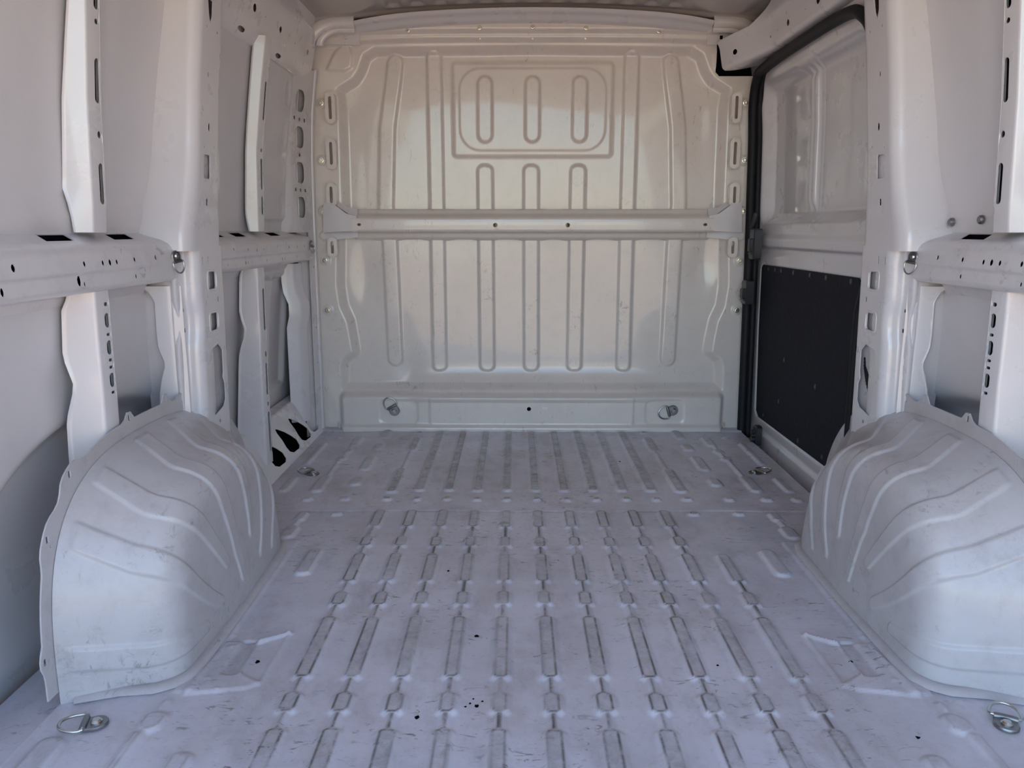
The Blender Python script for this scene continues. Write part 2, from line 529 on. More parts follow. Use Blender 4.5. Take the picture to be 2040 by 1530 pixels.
# side ledges of the floor that carry on under the arches to the outer skin, and the closed underside
for s in (-1, 1):
    y1 = 2.2
    mesh('floor_ledge', [(s * 0.895, Y_REAR, -0.002), (s * 1.04, Y_REAR, -0.03), (s * 1.04, y1, -0.03), (s * 0.895, y1, -0.002)], [(0, 1, 2, 3)], M_FLOOR, floor, None)
mesh('underbody', [(-1.07, Y_REAR, -0.10), (1.07, Y_REAR, -0.10), (1.07, 3.6, -0.10), (-1.07, 3.6, -0.10)], [(0, 1, 2, 3)], M_FOAM_SHADE, floor, None)
# front edge of the rear sheet on the door side: step riser
mesh('step_riser', [(0.9, 2.2, 0.0), (0.9, 3.24, 0.0), (0.9, 3.24, -0.1), (0.9, 2.2, -0.1)], [(0, 1, 2, 3)], M_PAINT, floor, None)

# ------------------------------------------------------------------ bulkhead
def rib_x(tab):
    return lerp_tab(tab)
def build_bulkhead():
    xs = np.arange(-0.905, 0.9051, 0.0043)
    zs = np.arange(0.0, 1.66, 0.0043)
    X, Z = np.meshgrid(xs, zs)
    A = np.abs(X)
    half = [(-0.3, 1.572), (0.63, 1.560), (0.675, 1.535), (0.700, 1.475), (0.722, 1.445), (0.79, 1.405), (0.782, 1.33), (0.786, 0.93),
            (0.812, 0.82), (0.822, 0.62), (0.812, 0.53), (0.786, 0.47), (0.775, 0.40), (0.768, 0.34), (0.81, 0.31), (0.822, 0.27), (0.822, 0.172), (-0.3, 0.172)]
    d = sd_poly(A, Z, half)
    H = -0.034 * (1 - sst(-0.034, 0.004, d))
    # dish the panel slightly
    H += -0.012 * (1 - (A / 0.8) ** 2) * (1 - sst(-0.1, 0.0, d)) * np.sin(np.clip((Z - 0.17) / 1.4, 0, 1) * PI)
    def rib(d, h=0.011, w=0.011):
        return h * (1 - sst(-w, 0.001, d))
    R = np.zeros(X.shape); RUB = np.zeros(X.shape)
    def up(v):
        np.maximum(R, v, out=R)
        np.maximum(RUB, np.exp(-((v - 0.0098) / 0.0022) ** 2) * (0.25 + 0.75 * (1 - sst(0.45, 0.85, Z))), out=RUB)
    for cx in (-0.193, -0.001, 0.190):
        up(rib(sd_box(X, Z, cx, 1.327, 0.034, 0.131, 0.034)))
    for cx in (-0.193, -0.003, 0.187):
        up(rib(sd_box(X, Z, cx + (Z - 0.7) * 0.005 * np.sign(cx), 0.682, 0.036, 0.434, 0.030)))
    for s in (-1, 1):
        up(rib(sd_box(X, Z, s * 0.396, 0.90, 0.034, 0.652, 0.028)))
        cx = rib_x([(0.25, 0.586), (0.83, 0.597), (0.95, 0.608), (1.26, 0.592), (1.45, 0.560), (1.56, 0.545)])(Z)
        up(rib(sd_box(X - s * cx, Z, 0, 0.905, 0.036, 0.635, 0.036)))
    # window pressing
    d = sd_box(X, Z, 0, 1.326, 0.330, 0.188, 0.022)
    W = 0.009 * (1 - sst(-0.016, 0.002, d))
    d = sd_box(X, Z, 0, 1.327, 0.297, 0.159, 0.085)
    W += 0.0035 * (1 - sst(-0.004, 0.002, d))
    H += np.maximum(R, 0) + W
    # top rail bends toward the load bay
    zt = 1.585 - 0.05 * (A / 0.7) ** 4 * 0.2
    H += 0.020 * sst(zt - 0.012, zt + 0.008, Z) + 0.020 * sst(zt + 0.018, zt + 0.034, Z)
    # gusset pressings in the top corners
    for s in (-1, 1):
        d = sd_poly(s * X, Z, [(0.735, 1.585), (0.712, 1.53), (0.72, 1.48), (0.745, 1.468), (0.80, 1.468), (0.825, 1.475), (0.79, 1.54)])
        H += 0.007 * (1 - sst(-0.010, 0.004, d))
    # kick box along the bottom
    d = sd_box(X, Z, 0, 0.07, 0.826, 0.098, 0.03)
    H += 0.040 * (1 - sst(-0.022, 0.004, d)) * 1.0
    d = sd_box(X, Z, 0, 0.09, 0.44, 0.066, 0.012)
    H += 0.006 * (1 - sst(-0.010, 0.002, d))
    for s in (-1, 1):
        d = sd_box(X, Z, s * 0.57, 0.085, 0.085, 0.055, 0.03)
        H -= 0.004 * (1 - sst(-0.006, 0.002, d))
    # the middle of the kick box leans back softly into the panel
    bl = np.exp(-((Z - 0.185) / 0.045) ** 2) * (A < 0.6) * (1 - sst(0.42, 0.6, A))
    H += 0.026 * bl * (Z > 0.13)
    H += 0.020 * (1 - sst(0.018, 0.034, Z)) * (A < 0.84)
    # bosses for the side bolts
    for z in (1.347, 1.127, 0.925, 0.826, 0.725, 0.518):
        H += 0.006 * (1 - sst(0.015, 0.022, np.hypot(A - (0.862 - 0.014 * max(0, z - 1.0) / 0.35), Z - z)))
    # deep pockets behind the narrow slots
    for z0, z1, x in ((1.282, 1.369, 0.806), (1.107, 1.195, 0.810), (0.957, 1.022, 0.817), (0.754, 0.805, 0.822)):
        H -= 0.030 * (1 - sst(-0.004, 0.002, sd_box(A, Z, x, (z0 + z1) / 2, 0.0065, (z1 - z0) / 2, 0.006)))
    # dents
    for (px, pz, a, r) in ((0.72, 0.72, -0.010, 0.06), (-0.70, 0.66, -0.006, 0.06), (-0.52, 0.20, -0.010, 0.05), (0.66, 1.28, -0.004, 0.07)):
        H += a * np.exp(-((X - px) ** 2 + ((Z - pz) / 1.8) ** 2) / r ** 2)
    H += 0.0010 * np.sin(X * 5.0 + 0.6) * np.sin(Z * 6.3 + 1.0)
    # cut the outline: top follows the roof camber; corners stop short
    ztop = 1.646 - 0.030 * (A / 0.72) ** 2
    Z2 = np.minimum(Z, ztop)
    RUB = np.maximum(RUB, 0.6 * np.exp(-((Z - 0.19) / 0.025) ** 2) * (A < 0.7))
    o = grid_mesh('wall_front', np.stack([X, Y_BULK - H, Z2], -1), M_BULK, attrs={'rub': RUB}, cut=((X > 0.724) & (Z > 1.446) & (Z + X > 2.185)))
    struct(o)
    o['label'] = 'beige-white pressed steel bulkhead with vertical ribs closing the load bay'
    return o, H, xs, zs
wall_front, BH, bxs, bzs = build_bulkhead()
def bulk_y(x, z):
    i = int(round((x - bxs[0]) / 0.0043)); j = int(round((z - bzs[0]) / 0.0043))
    return Y_BULK - BH[min(max(j, 0), len(bzs) - 1), min(max(i, 0), len(bxs) - 1)]

def hexagon(r, a=0.0):
    return [(r * math.cos(a + k * PI / 3), r * math.sin(a + k * PI / 3)) for k in range(6)]

def bolt_meshes(r, mat_w, mat_h):
    w = prism('w', circ(0, 0, r * 1.35, 16), lambda a, b, h: (a, b, h), 0, r * 0.22, None, None, r * 0.08)
    hd = prism('h', hexagon(r), lambda a, b, h: (a, b, h), 0, r * 0.95, None, None, r * 0.25)
    mw, mh = w.data, hd.data
    for o in (w, hd): bpy.data.objects.remove(o)
    mw.materials.append(mat_w); mh.materials.append(mat_h)
    return mw, mh
BW, BHD = bolt_meshes(0.0075, M_BRASS, M_BRASS)
def bolt(parent, loc, rot, scale=1.0):
    a = bpy.data.objects.new('bolt', BHD); b = bpy.data.objects.new('washer', BW)
    for o in (a, b): COL.objects.link(o)
    a.parent = parent; b.parent = a
    a.location = loc; a.rotation_euler = rot; a.scale = (scale,) * 3
    return a
R_BACK = (PI / 2, 0, 0)      # local +Z points to the camera (-Y)
for s in (-1, 1):
    for z in (1.347, 1.127, 0.925, 0.725, 0.518):
        x = s * (0.862 - 0.014 * max(0, z - 1.0) / 0.35)
        bolt(wall_front, (x, bulk_y(x, z) - 0.001, z), (PI / 2, random.random(), 0), 1.1)
for x, z in ((-0.489, 1.616), (-0.21, 1.624), (-0.003, 1.628), (0.205, 1.624), (0.489, 1.614)):
    bolt(wall_front, (x, bulk_y(x, z - 0.004) - 0.001, z - 0.004), (PI / 2, random.random(), 0), 0.9)
for x in (-0.21, -0.003, 0.205):
    bolt(wall_front, (x, bulk_y(x, 1.588) - 0.001, 1.588), (PI / 2, random.random(), 0), 0.5)
# slotted bosses on both flanges
for s in (-1, 1):
    for z0, z1, x in ((1.282, 1.369, 0.806), (1.107, 1.195, 0.810), (0.957, 1.022, 0.817), (0.754, 0.805, 0.822)):
        zc, hz = (z0 + z1) / 2, (z1 - z0) / 2
        psheet('slot_boss', lambda u, t, s=s: np.stack([s * u, np.full_like(u, Y_BULK - 0.009), t], -1),
               stad(x, zc, 0.020, hz + 0.016, 6), [stad(x, zc, 0.006, hz, 5)], M_BULK, wall_front, thick=(-0.03 if s < 0 else 0.03) * -1)

# cross beam across the bulkhead
def build_beam():
    b = empty('bulkhead_beam', (0, 0, 0), wall_front)
    pr = Prof([(3.272, 0.935), (3.246, 0.932), (3.236, 0.915), (3.196, 0.903), (3.183, 0.896), (3.183, 0.848), (3.190, 0.842), (3.246, 0.840), (3.250, 0.818), (3.275, 0.806)], 0.006, 3)
    def M(u, t):
        y, z = pr.at(u)
        return np.stack([t, y, z], -1)
    uz = lambda z: pr.uof(3.183, z)
    L = pr.L
    # scalloped upper and lower edges follow the ribs
    ut = lambda x: 0.0 if any(abs(x - c) < 0.055 for c in (-0.60, -0.397, -0.193, 0.0, 0.19, 0.397, 0.60)) else 0.010
    ts = np.linspace(-0.735, 0.735, 50)
    top = [(ut(t), t) for t in ts]
    bot = [(L - ut(t), t) for t in ts[::-1]]
    holes = [circ(uz(0.869), x, 0.009, 12, 0.009) for x in (-0.151, 0.143)] + [circ(uz(0.871), x, 0.006, 10, 0.008) for x in (-0.705, 0.70)]
    psheet('beam_profile', M, top + bot, holes, M_BULK, b, list(pr.u[1:-1]), list(np.linspace(-0.72, 0.72, 70)), 0.002)
    for x0, x1 in ((-0.655, -0.178), (-0.122, 0.120), (0.168, 0.662)):
        psheet('bead', lambda u, t: np.stack([u, 3.1805 + 0 * u, t], -1), stad((x0 + x1) / 2, 0.870, (x1 - x0) / 2, 0.0165, 6),
               [stad((x0 + x1) / 2, 0.870, (x1 - x0) / 2 - 0.004, 0.0125, 6)], M_PAINT, b, thick=0.003)
    for s in (-1, 1):
        def Mg(u, t, s=s):
            return np.stack([s * u, 3.187 + 0.06 * np.clip((u - 0.79) / 0.09, 0, 1) ** 1.5 * 0.5, t], -1)
        psheet('end_gusset', Mg, [(0.715, 0.845), (0.715, 0.905), (0.755, 0.915), (0.80, 0.948), (0.845, 0.96), (0.852, 0.93), (0.856, 0.84)], [], M_PAINT, b,
               [0.74, 0.77, 0.80, 0.82, 0.84], [0.86, 0.88, 0.90, 0.92], 0.003)
        psheet('end_gusset', lambda u, t, s=s: np.stack([s * u, 3.2 + 0.04 * np.clip((0.96 - t) / 0.05, -1, 1) * -1 * 0 + (t - 0.905) * 0.7, t + 0 * u], -1),
               [(0.715, 0.905), (0.745, 0.91), (0.80, 0.945), (0.845, 0.955), (0.84, 0.985), (0.80, 0.965), (0.755, 0.94), (0.715, 0.935)], [], M_PAINT, b, thick=0.002)
        psheet('end_gusset', lambda u, t, s=s: np.stack([s * u, 3.232 + 0 * u, t], -1), [(0.72, 0.842), (0.86, 0.842), (0.852, 0.80), (0.825, 0.785), (0.815, 0.81), (0.72, 0.82)], [], M_PAINT, b, thick=0.002)
    return b
build_beam()
# bolt hole eye and a stuck paper tag on the kick box
def ring_boss(parent, x, z, r0, r1):
    y = bulk_y(x, z)
    psheet('hole_boss', lambda u, t: np.stack([u, y - 0.004 + 0 * u, t], -1), circ(x, z, r1, 20), [circ(x, z, r0, 14)], M_BULK, parent, thick=0.004)
    prism('hole_shade', circ(0, 0, r0, 14), lambda a, b, h: (x + a, y - h, z + b), -0.002, 0.001, M_FOAM_SHADE, parent)  # black disc stands in for the shade down the bolt hole
ring_boss(wall_front, -0.011, 0.101, 0.009, 0.021)
mesh('paper_tag', [(0.046, bulk_y(0.05, 0.106) - 0.0015, 0.101), (0.068, bulk_y(0.05, 0.106) - 0.0015, 0.101), (0.068, bulk_y(0.05, 0.106) - 0.0015, 0.109), (0.046, bulk_y(0.05, 0.106) - 0.0015, 0.109)],
     [(0, 1, 2, 3)], mat_plain('white_paper', (0.8, 0.8, 0.8), 0.7), wall_front, None)

# ------------------------------------------------------------------ roof
def build_roof():
    ys = np.concatenate([np.arange(Y_REAR, 2.5, 0.04), np.arange(2.5, 3.50, 0.007)])
    xs = np.arange(-0.90, 0.9001, 0.009)
    X, Y = np.meshgrid(xs, ys)
    Z = 1.690 - 0.045 * (X / 0.85) ** 2
    # cross swages of the roof skin and the stepped front area
    Z -= 0.012 * (1 - sst(-0.02, 0.01, sd_box(X, Y, 0, 2.86, 0.62, 0.10, 0.05)))
    for k in range(-6, 7):
        Z += 0.012 * (1 - sst(-0.010, 0.002, sd_box(X, Y, k * 0.088, 3.03, 0.026, 0.085, 0.012)))
    for yb in (0.7, 1.4, 2.1):
        Z -= 0.014 * (1 - sst(0.0, 0.05, np.abs(Y - yb) - 0.03))
    for s in (-1, 1):
        Z -= 0.018 * (1 - sst(-0.05, 0.02, sd_box(X, Y, s * 0.70, 2.98, 0.10, 0.14, 0.08)))
    # lip that drops onto the front header
    Z -= 0.012 * sst(3.14, 3.17, Y)
    o = grid_mesh('ceiling', np.stack([X, Y, Z], -1), M_ROOF)
    struct(o)
    o['label'] = 'grey-brown pressed steel roof skin above the bulkhead'
    # front header: rounded bow with a wide upper step
    pr = Prof([(3.115, 1.672), (3.125, 1.660), (3.150, 1.656), (3.168, 1.640), (3.205, 1.636), (3.225, 1.628)], 0.008, 3)
    cam_z = lambda t: -0.040 * (t / 0.72) ** 2
    def M(u, t):
        y, z = pr.at(u)
        return np.stack([t, y + 0.05 * np.clip((np.abs(t) - 0.45) / 0.27, 0, 1) ** 2, z + cam_z(t)], -1)
    psheet('front_header', M, [(0, -0.72), (pr.L, -0.72), (pr.L, 0.72), (0, 0.72)], [], M_PAINT, o, list(pr.u[1:-1]), list(np.linspace(-0.70, 0.70, 31)), 0.002)
    pr2 = Prof([(3.00, 1.676), (3.012, 1.664), (3.05, 1.660), (3.085, 1.664), (3.10, 1.676)], 0.01, 3)
    # rounded corner brackets between header and side rails
    for s in (-1, 1):
        for k, (rad, dz, th) in enumerate(((0.125, 0.0, 0.0145), (0.085, -0.010, 0.009))):
            path = []
            for i in range(15):
                a = i / 14 * PI / 2
                path.append((s * (0.745 + rad * math.sin(a)), 3.165 + 0.01 * k, 1.634 + dz - 0.014 * k - rad * 0.72 * (1 - math.cos(a))))
            path = [(s * 0.69, 3.165 + 0.01 * k, 1.634 + dz - 0.014 * k), (s * 0.72, 3.165 + 0.01 * k, 1.634 + dz - 0.014 * k)] + path
            tube('corner_bracket', path, th, M_PAINT, o, 10, ry=th * 1.7)
        # plate behind the bracket with a square hole
        psheet('bracket_plate', lambda u, t, s=s: np.stack([s * u, 3.215 + 0 * u, t], -1),
               [(0.68, 1.56), (0.68, 1.63), (0.74, 1.635), (0.82, 1.60), (0.845, 1.56), (0.80, 1.565)], [rrect(0.735, 1.588, 0.006, 0.007, 0.001), stad(0.79, 1.585, 0.028, 0.010)], M_PAINT, o, thick=0.002)
        mesh('gap_shade_sheet', [(s * 0.66, 3.30, 1.42), (s * 0.95, 3.30, 1.42), (s * 0.95, 3.30, 1.66), (s * 0.66, 3.30, 1.66)], [(0, 1, 2, 3)], M_FOAM_SHADE, o, None)  # black sheet painted in as the shade of the corner gaps
    return o
ceiling = build_roof()
# outer shell: closes the body so that daylight only enters through the open rear
for s in (-1, 1):
    mesh('outer_side', [(s * 1.07, Y_REAR, -0.1), (s * 1.07, 3.5, -0.1), (s * 1.07, 3.5, 1.76), (s * 1.07, Y_REAR, 1.76)], [(0, 1, 2, 3)], M_PAINT, ceiling, None)
mesh('outer_roof', [(-1.07, Y_REAR, 1.76), (1.07, Y_REAR, 1.76), (1.07, 3.5, 1.76), (-1.07, 3.5, 1.76)], [(0, 1, 2, 3)], M_PAINT, ceiling, None)
# panel added beyond the bulkhead so that no daylight leaks in around its edges
mesh('front_light_block', [(-1.2, 3.48, -0.3), (1.2, 3.48, -0.3), (1.2, 3.48, 2.0), (-1.2, 3.48, 2.0)], [(0, 1, 2, 3)], M_PAINT, wall_front, None)

# ------------------------------------------------------------------ side walls
SKIN = [(-0.12, 1.035), (0.10, 1.03), (0.40, 1.005), (0.60, 0.985), (0.74, 0.970), (0.86, 0.966), (0.93, 0.962), (1.10, 0.948), (1.23, 0.930), (1.40, 0.905), (1.50, 0.885), (1.60, 0.855), (1.68, 0.82)]
skin_x = lerp_tab(SKIN)
PIL = [(0.0, 0.864), (0.37, 0.858), (0.56, 0.854), (0.74, 0.850), (0.85, 0.846), (1.00, 0.838), (1.22, 0.828), (1.40, 0.815), (1.60, 0.80)]
pil_x = lerp_tab(PIL)

def skin_panel(name, s, y0, y1, z0, z1, parent, feats=None, ny=60, nz=90, mat=None):
    Yg, Zg = np.meshgrid(np.linspace(y0, y1, ny), np.linspace(z0, z1, nz))
    Xg = skin_x(Zg)
    if feats is not None: Xg = Xg - feats(Yg, Zg)
    return grid_mesh(name, np.stack([s * Xg, Yg, Zg], -1), mat or M_SKIN, parent)

def build_pillar(s, parent):
    """rear pillar with its wide foot, built of an upper and a lower pressing"""
    root = empty('pillar', (0, 0, 0), parent)
    # ---- upper pressing, waist to roof; (y, x) profile, x measured from the inner face
    up = Prof([(1.938, 0.150), (1.922, 0.110), (1.906, 0.018), (1.924, 0.000), (2.045, 0.000), (2.075, 0.012), (2.105, 0.060), (2.150, 0.075), (2.150, 0.15)], 0.013, 5)
    flare = lambda z: np.clip((1.04 - z) / 0.20, 0, 1) ** 1.6
    def M(u, t):
        y, d = up.at(u)
        near = np.clip((1.99 - y) / 0.08, 0, 1)
        y = y - flare(t) * near * (0.055 + 0.5 * np.maximum(d - 0.03, 0)) + 0.06 * np.clip((t - 1.0) / 0.5, 0, 1)
        return np.stack([s * (pil_x(t) + d), y, t], -1)
    U = lambda y, d=0.0: up.uof(y, d)
    u1, u2 = U(1.93), U(2.05)
    zz = list(np.linspace(0.80, 1.55, 40))
    uu = lambda y: U(y - 0.0)
    holes = [rrect(uu(1.975), 1.004, 0.019, 0.029, 0.006), circ(uu(1.985), 1.101, 0.006, 10, 0.011), circ(uu(1.955), 1.05, 0.003, 6), circ(uu(2.02), 1.055, 0.003, 6),
             rrect(uu(1.975), 0.918, 0.004, 0.008, 0.001), circ(uu(1.975), 1.225, 0.004, 8, 0.007),
             circ(uu(1.955), 1.335, 0.0035, 6), circ(uu(2.02), 1.335, 0.0035, 6)]
    if s < 0:
        holes.append([(uu(1.955), 1.40), (uu(1.985), 1.40), (uu(1.985), 1.365), (uu(1.975), 1.345), (uu(1.965), 1.365)])
    else:
        holes.append([(uu(1.965), 1.42), (uu(1.995), 1.42), (uu(1.99), 1.375), (uu(1.98), 1.355), (uu(1.97), 1.375)])
    psheet('upper_pressing', M, [(0, 0.80), (up.L, 0.80), (up.L, 1.56), (0, 1.56)], holes, M_PAINT, root, list(up.u[1:-1]), zz[1:-1], 0.002 * (1 if s > 0 else -1))
    # light-coloured plug behind the square hole
    rr = psheet('hole_plug', lambda u, t: np.stack([s * (pil_x(t) + 0.007 + 0 * u), 2.02 + u, t], -1), rrect(0.0, 1.0, 0.06, 0.05, 0.01), [], M_PAINT, root, thick=0.002)
    # ---- lower pressing: rear-facing cheek, narrow recessed step, rounded corner, inner face with three windows
    lo = Prof([(1.900, 0.150), (1.885, 0.120), (1.872, 0.055), (1.862, 0.042), (1.900, 0.036), (1.900, 0.012), (1.915, 0.000), (2.060, 0.000), (2.085, 0.018), (2.11, 0.07), (2.15, 0.09)], 0.009, 4)
    wob = lerp_tab([(0.0, 0.0), (0.50, 0.0), (0.565, 0.0), (0.60, 0.012), (0.645, 0.012), (0.68, 0.0), (0.78, 0.0), (0.84, -0.01)])
    def M2(u, t):
        y, d = lo.at(u)
        near = np.clip((1.95 - y) / 0.06, 0, 1)
        y = y + wob(t) * near * (d < 0.05)
        y = y + near * 0.035 * np.clip((0.62 - t) / 0.2, 0, 1) * np.clip((d - 0.05) / 0.05, 0, 1)
        return np.stack([s * (pil_x(t) + d), y, t], -1)
    V = lambda y, d=0.0: lo.uof(y, d)
    cell = rrect(V(1.985), 0.464, 0.040, 0.084, 0.018)
    holes = [rrect(V(1.985), 0.723, 0.027, 0.022, 0.010), rrect(V(1.985), 0.617, 0.027, 0.022, 0.010),
             [(V(1.955), 0.548), (V(2.005), 0.556), (V(2.030), 0.535), (V(2.030), 0.478), (V(2.024), 0.462), (V(2.035), 0.446), (V(2.035), 0.40), (V(2.020), 0.384), (V(1.960), 0.372), (V(1.945), 0.39), (V(1.945), 0.53)],
             rrect(V(2.02), 0.672, 0.004, 0.006, 0.001), rrect(V(1.94), 0.668, 0.003, 0.006, 0.001), rrect(V(1.93), 0.775, 0.003, 0.009, 0.001), rrect(V(1.965), 0.775, 0.003, 0.009, 0.001),
             rrect(V(2.05), 0.535, 0.004, 0.008, 0.001), circ(V(1.99), 0.35, 0.005, 8)]
    ust = (V(1.864, 0.042) + V(1.899, 0.036)) / 2
    for z, hz in ((0.655, 0.004), (0.605, 0.005), (0.53, 0.009), (0.49, 0.006)):
        holes.append(rrect(ust, z, 0.004, hz, 0.001))
    psheet('lower_pressing', M2, [(0, 0.0), (lo.L, 0.0), (lo.L, 0.81), (0, 0.81)], holes, M_PAINT, root, list(lo.u[1:-1]), list(np.linspace(0.02, 0.79, 36)), 0.002 * (1 if s > 0 else -1))
    # rolled rims of the windows
    def rim(pts, r):
        path = [Vector(M2(np.array([u]), np.array([t]))[0]) for u, t in pts]
        tube('window_rim', path, r, M_PAINT, root, 6, True)
    rim(rrect(V(1.985), 0.723, 0.030, 0.025, 0.012), 0.0035)
    rim(rrect(V(1.985), 0.617, 0.030, 0.025, 0.012), 0.0035)
    # inner reinforcement seen through the windows
    xi = 0.005
    psheet('reinforcement', lambda u, t: np.stack([s * (pil_x(t) + xi + 0.010 * sst(1.985, 1.995, u)), u, t], -1), [(1.93, 0.33), (2.075, 0.33), (2.075, 0.78), (1.93, 0.78)], [], M_PAINT, root,
           [1.95, 1.983, 1.987, 1.990, 1.993, 1.997], [], 0.002)
    # rear-facing cheek below the rail with its waved lip
    ce = lerp_tab([(0.2, 0.955), (0.443, 0.953), (0.47, 0.948), (0.525, 0.932), (0.565, 0.946), (0.60, 0.947), (0.677, 0.945), (0.70, 0.955), (0.716, 0.975)])
    zc = np.linspace(0.20, 0.716, 40)
    psheet('cheek', lambda u, t: np.stack([s * u, 1.868 + 0.020 * np.clip((0.93 - u) / 0.05, 0, 1) ** 2 - 0.01 * np.clip((0.5 - t) / 0.3, 0, 1), t], -1),
           [(0.887, 0.20)] + [(float(ce(z)), z) for z in zc] + [(0.887, 0.716)], [], M_PAINT, root, [0.90, 0.915, 0.93], list(zc[2:-2:2]), 0.003)
    tube('cheek_lip', [(s * float(ce(z)), 1.870 - 0.01 * min(max((0.5 - z) / 0.3, 0), 1), z) for z in zc], 0.0045, M_PAINT, root, 6)
    return root

def build_strut(s, parent, y, z0, z1, xin, xout, slots, wavy, w=0.052):
    """hat-section upright against the skin, slots in its inner face"""
    root = empty('strut', (0, 0, 0), parent)
    pr = Prof([(-0.034, 1.0), (-0.020, 0.97), (-0.012, 0.0), (w - 0.012, 0.0), (w, 0.9), (w + 0.012, 1.0)], 0.006, 3)
    # profile second value: 0 inner face .. 1 skin; u measured on a stretched section
    pr = Prof([(-0.016, 0.046), (-0.012, 0.042), (-0.004, 0.002), (w - 0.010, 0.0), (w - 0.004, 0.004), (w + 0.004, 0.046)], 0.004, 3)
    def M(u, t):
        yy, d = pr.at(u)
        x = xin(t)
        k = np.clip(d / 0.046, 0, 1)
        xo = xout(t) + (wavy(t) - 0.016) * (yy < 0.02)
        return np.stack([s * (x + k * (xo - x)), y + yy, t], -1)
    uc = pr.uof(w * 0.5 + 0.004, 0.0)
    holes = [stad(uc, (a + b) / 2, 0.0085 if b - a > 0.02 else 0.0065, (b - a) / 2, 4) for a, b in slots]
    psheet('hat_section', M, [(0, z0), (pr.L, z0), (pr.L, z1), (0, z1)], holes, M_PAINT, root, list(pr.u[1:-1]), list(np.linspace(z0, z1, 24))[1:-1], 0.002 * (1 if s > 0 else -1))
    loft('slot_shade_strip', [[(s * (float(xin(z)) + 0.012), y + 0.0, z), (s * (float(xin(z)) + 0.012), y + w + 0.0, z)] for z in np.linspace(z0 + 0.01, z1 - 0.01, 12)], M_FOAM_SHADE, root)  # black strip imitates the shade behind the slots
    # rolled edge along the front of the slotted face
    zs = np.linspace(z0 + 0.05, z1 - 0.02, 16)
    ue = pr.uof(w - 0.010, 0.0)
    tube('rolled_edge', [M(np.array([ue]), np.array([z]))[0] for z in zs], 0.0028, M_PAINT, root, 6)
    return root

def build_rail(s, parent, y0, y1, hole_up, hole_lo, shelf_holes):
    root = empty('waist_rail', (0, 0, 0), parent)
    pr = Prof([(0.972, 0.868), (0.968, 0.846), (0.905, 0.826), (0.892, 0.818), (0.884, 0.806), (0.880, 0.772), (0.886, 0.766), (0.884, 0.740), (0.896, 0.730), (0.960, 0.722), (0.972, 0.700)], 0.005, 3)
    def M(u, t):
        x, z = pr.at(u)
        return np.stack([s * x, t, z], -1)
    us = pr.uof(0.936, 0.836); uu = pr.uof(0.882, 0.789); ul = pr.uof(0.885, 0.752)
    holes = [circ(uu + dz, y, r * 1.15, 10, r) for y, dz, r in hole_up]
    holes += [circ(ul + dz, y, r * 1.5, 10, r) for y, dz, r in hole_lo]
    holes += [[(us - 0.020, a), (us + 0.020, a - 0.03), (us + 0.020, b - 0.03), (us - 0.020, b)] for a, b in shelf_holes]
    psheet('rail_pressing', M, [(0, y0), (pr.L, y0), (pr.L, y1), (0, y1)], holes, M_RAIL, root, list(pr.u[1:-1]), list(np.arange(y0 + 0.02, y1 - 0.01, 0.02)), 0.002 * (-1 if s > 0 else 1))
    # black sheets stand in for the shade inside the box section
    mesh('rail_shade_sheet', [(s * 0.952, y0, 0.735), (s * 0.952, y1, 0.735), (s * 0.958, y1, 0.840), (s * 0.958, y0, 0.840)], [(0, 1, 2, 3)], M_FOAM_SHADE, root, None)
    mesh('rail_shade_sheet', [(s * 0.905, y0, 0.752), (s * 0.966, y0, 0.752), (s * 0.966, y1, 0.752), (s * 0.905, y1, 0.752)], [(0, 1, 2, 3)], M_FOAM_SHADE, root, None)
    return root
M_RAIL = mat_paint('scuffed_rail_paint', 0.9, 0.36, 0.4, PAINT, 0.4)

def build_cant_rail(s, parent):
    root = empty('roof_rail', (0, 0, 0), parent)
    pr = Prof([(0.925, 1.405), (0.898, 1.418), (0.880, 1.443), (0.868, 1.475), (0.850, 1.552), (0.843, 1.576), (0.838, 1.645)] if s < 0 else
              [(0.940, 1.500), (0.905, 1.487), (0.872, 1.484), (0.850, 1.493), (0.836, 1.568), (0.826, 1.588), (0.822, 1.645)], 0.012, 4)
    def M(u, t):
        x, z = pr.at(u)
        k = sst(2.90, 3.2, t) * np.clip((0.93 - x) / 0.07, 0, 1) * (2.2 if s > 0 else 0.0)
        return np.stack([s * (x - 0.050 * k), t, z - 0.012 * k], -1)
    uf = pr.uof(0.86, 1.51) if s < 0 else pr.uof(0.843, 1.53); ub = pr.uof(0.885, 1.436) if s < 0 else pr.uof(0.885, 1.485)
    holes = [circ(uf, 3.10, 0.010, 12, 0.011), circ(uf, 2.76, 0.010, 12, 0.014), circ(uf, 2.50, 0.012, 12, 0.016), circ(uf - 0.004, 2.93, 0.004, 8), circ(uf + 0.004, 2.86, 0.005, 8, 0.003),
             circ(uf, 2.60, 0.003, 6, 0.004), circ(uf + 0.004, 2.43, 0.003, 6), circ(uf - 0.01, 2.46, 0.003, 6),
             circ(ub, 2.44, 0.008, 10, 0.030), circ(ub, 2.80, 0.008, 10, 0.030)]
    ulo = pr.uof(pr.p[-1][0] + 0.006, 1.592 if s > 0 else 1.60)
    psheet('rail_pressing', M, [(0, Y_REAR), (pr.L, Y_REAR), (pr.L, 2.86), (ulo, 3.02), (ulo, 3.19), (0, 3.19)], holes, M_PAINT, root, list(pr.u[1:-1]), list(np.arange(0.3, 3.18, 0.03)), 0.002 * (-1 if s > 0 else 1))
    return root

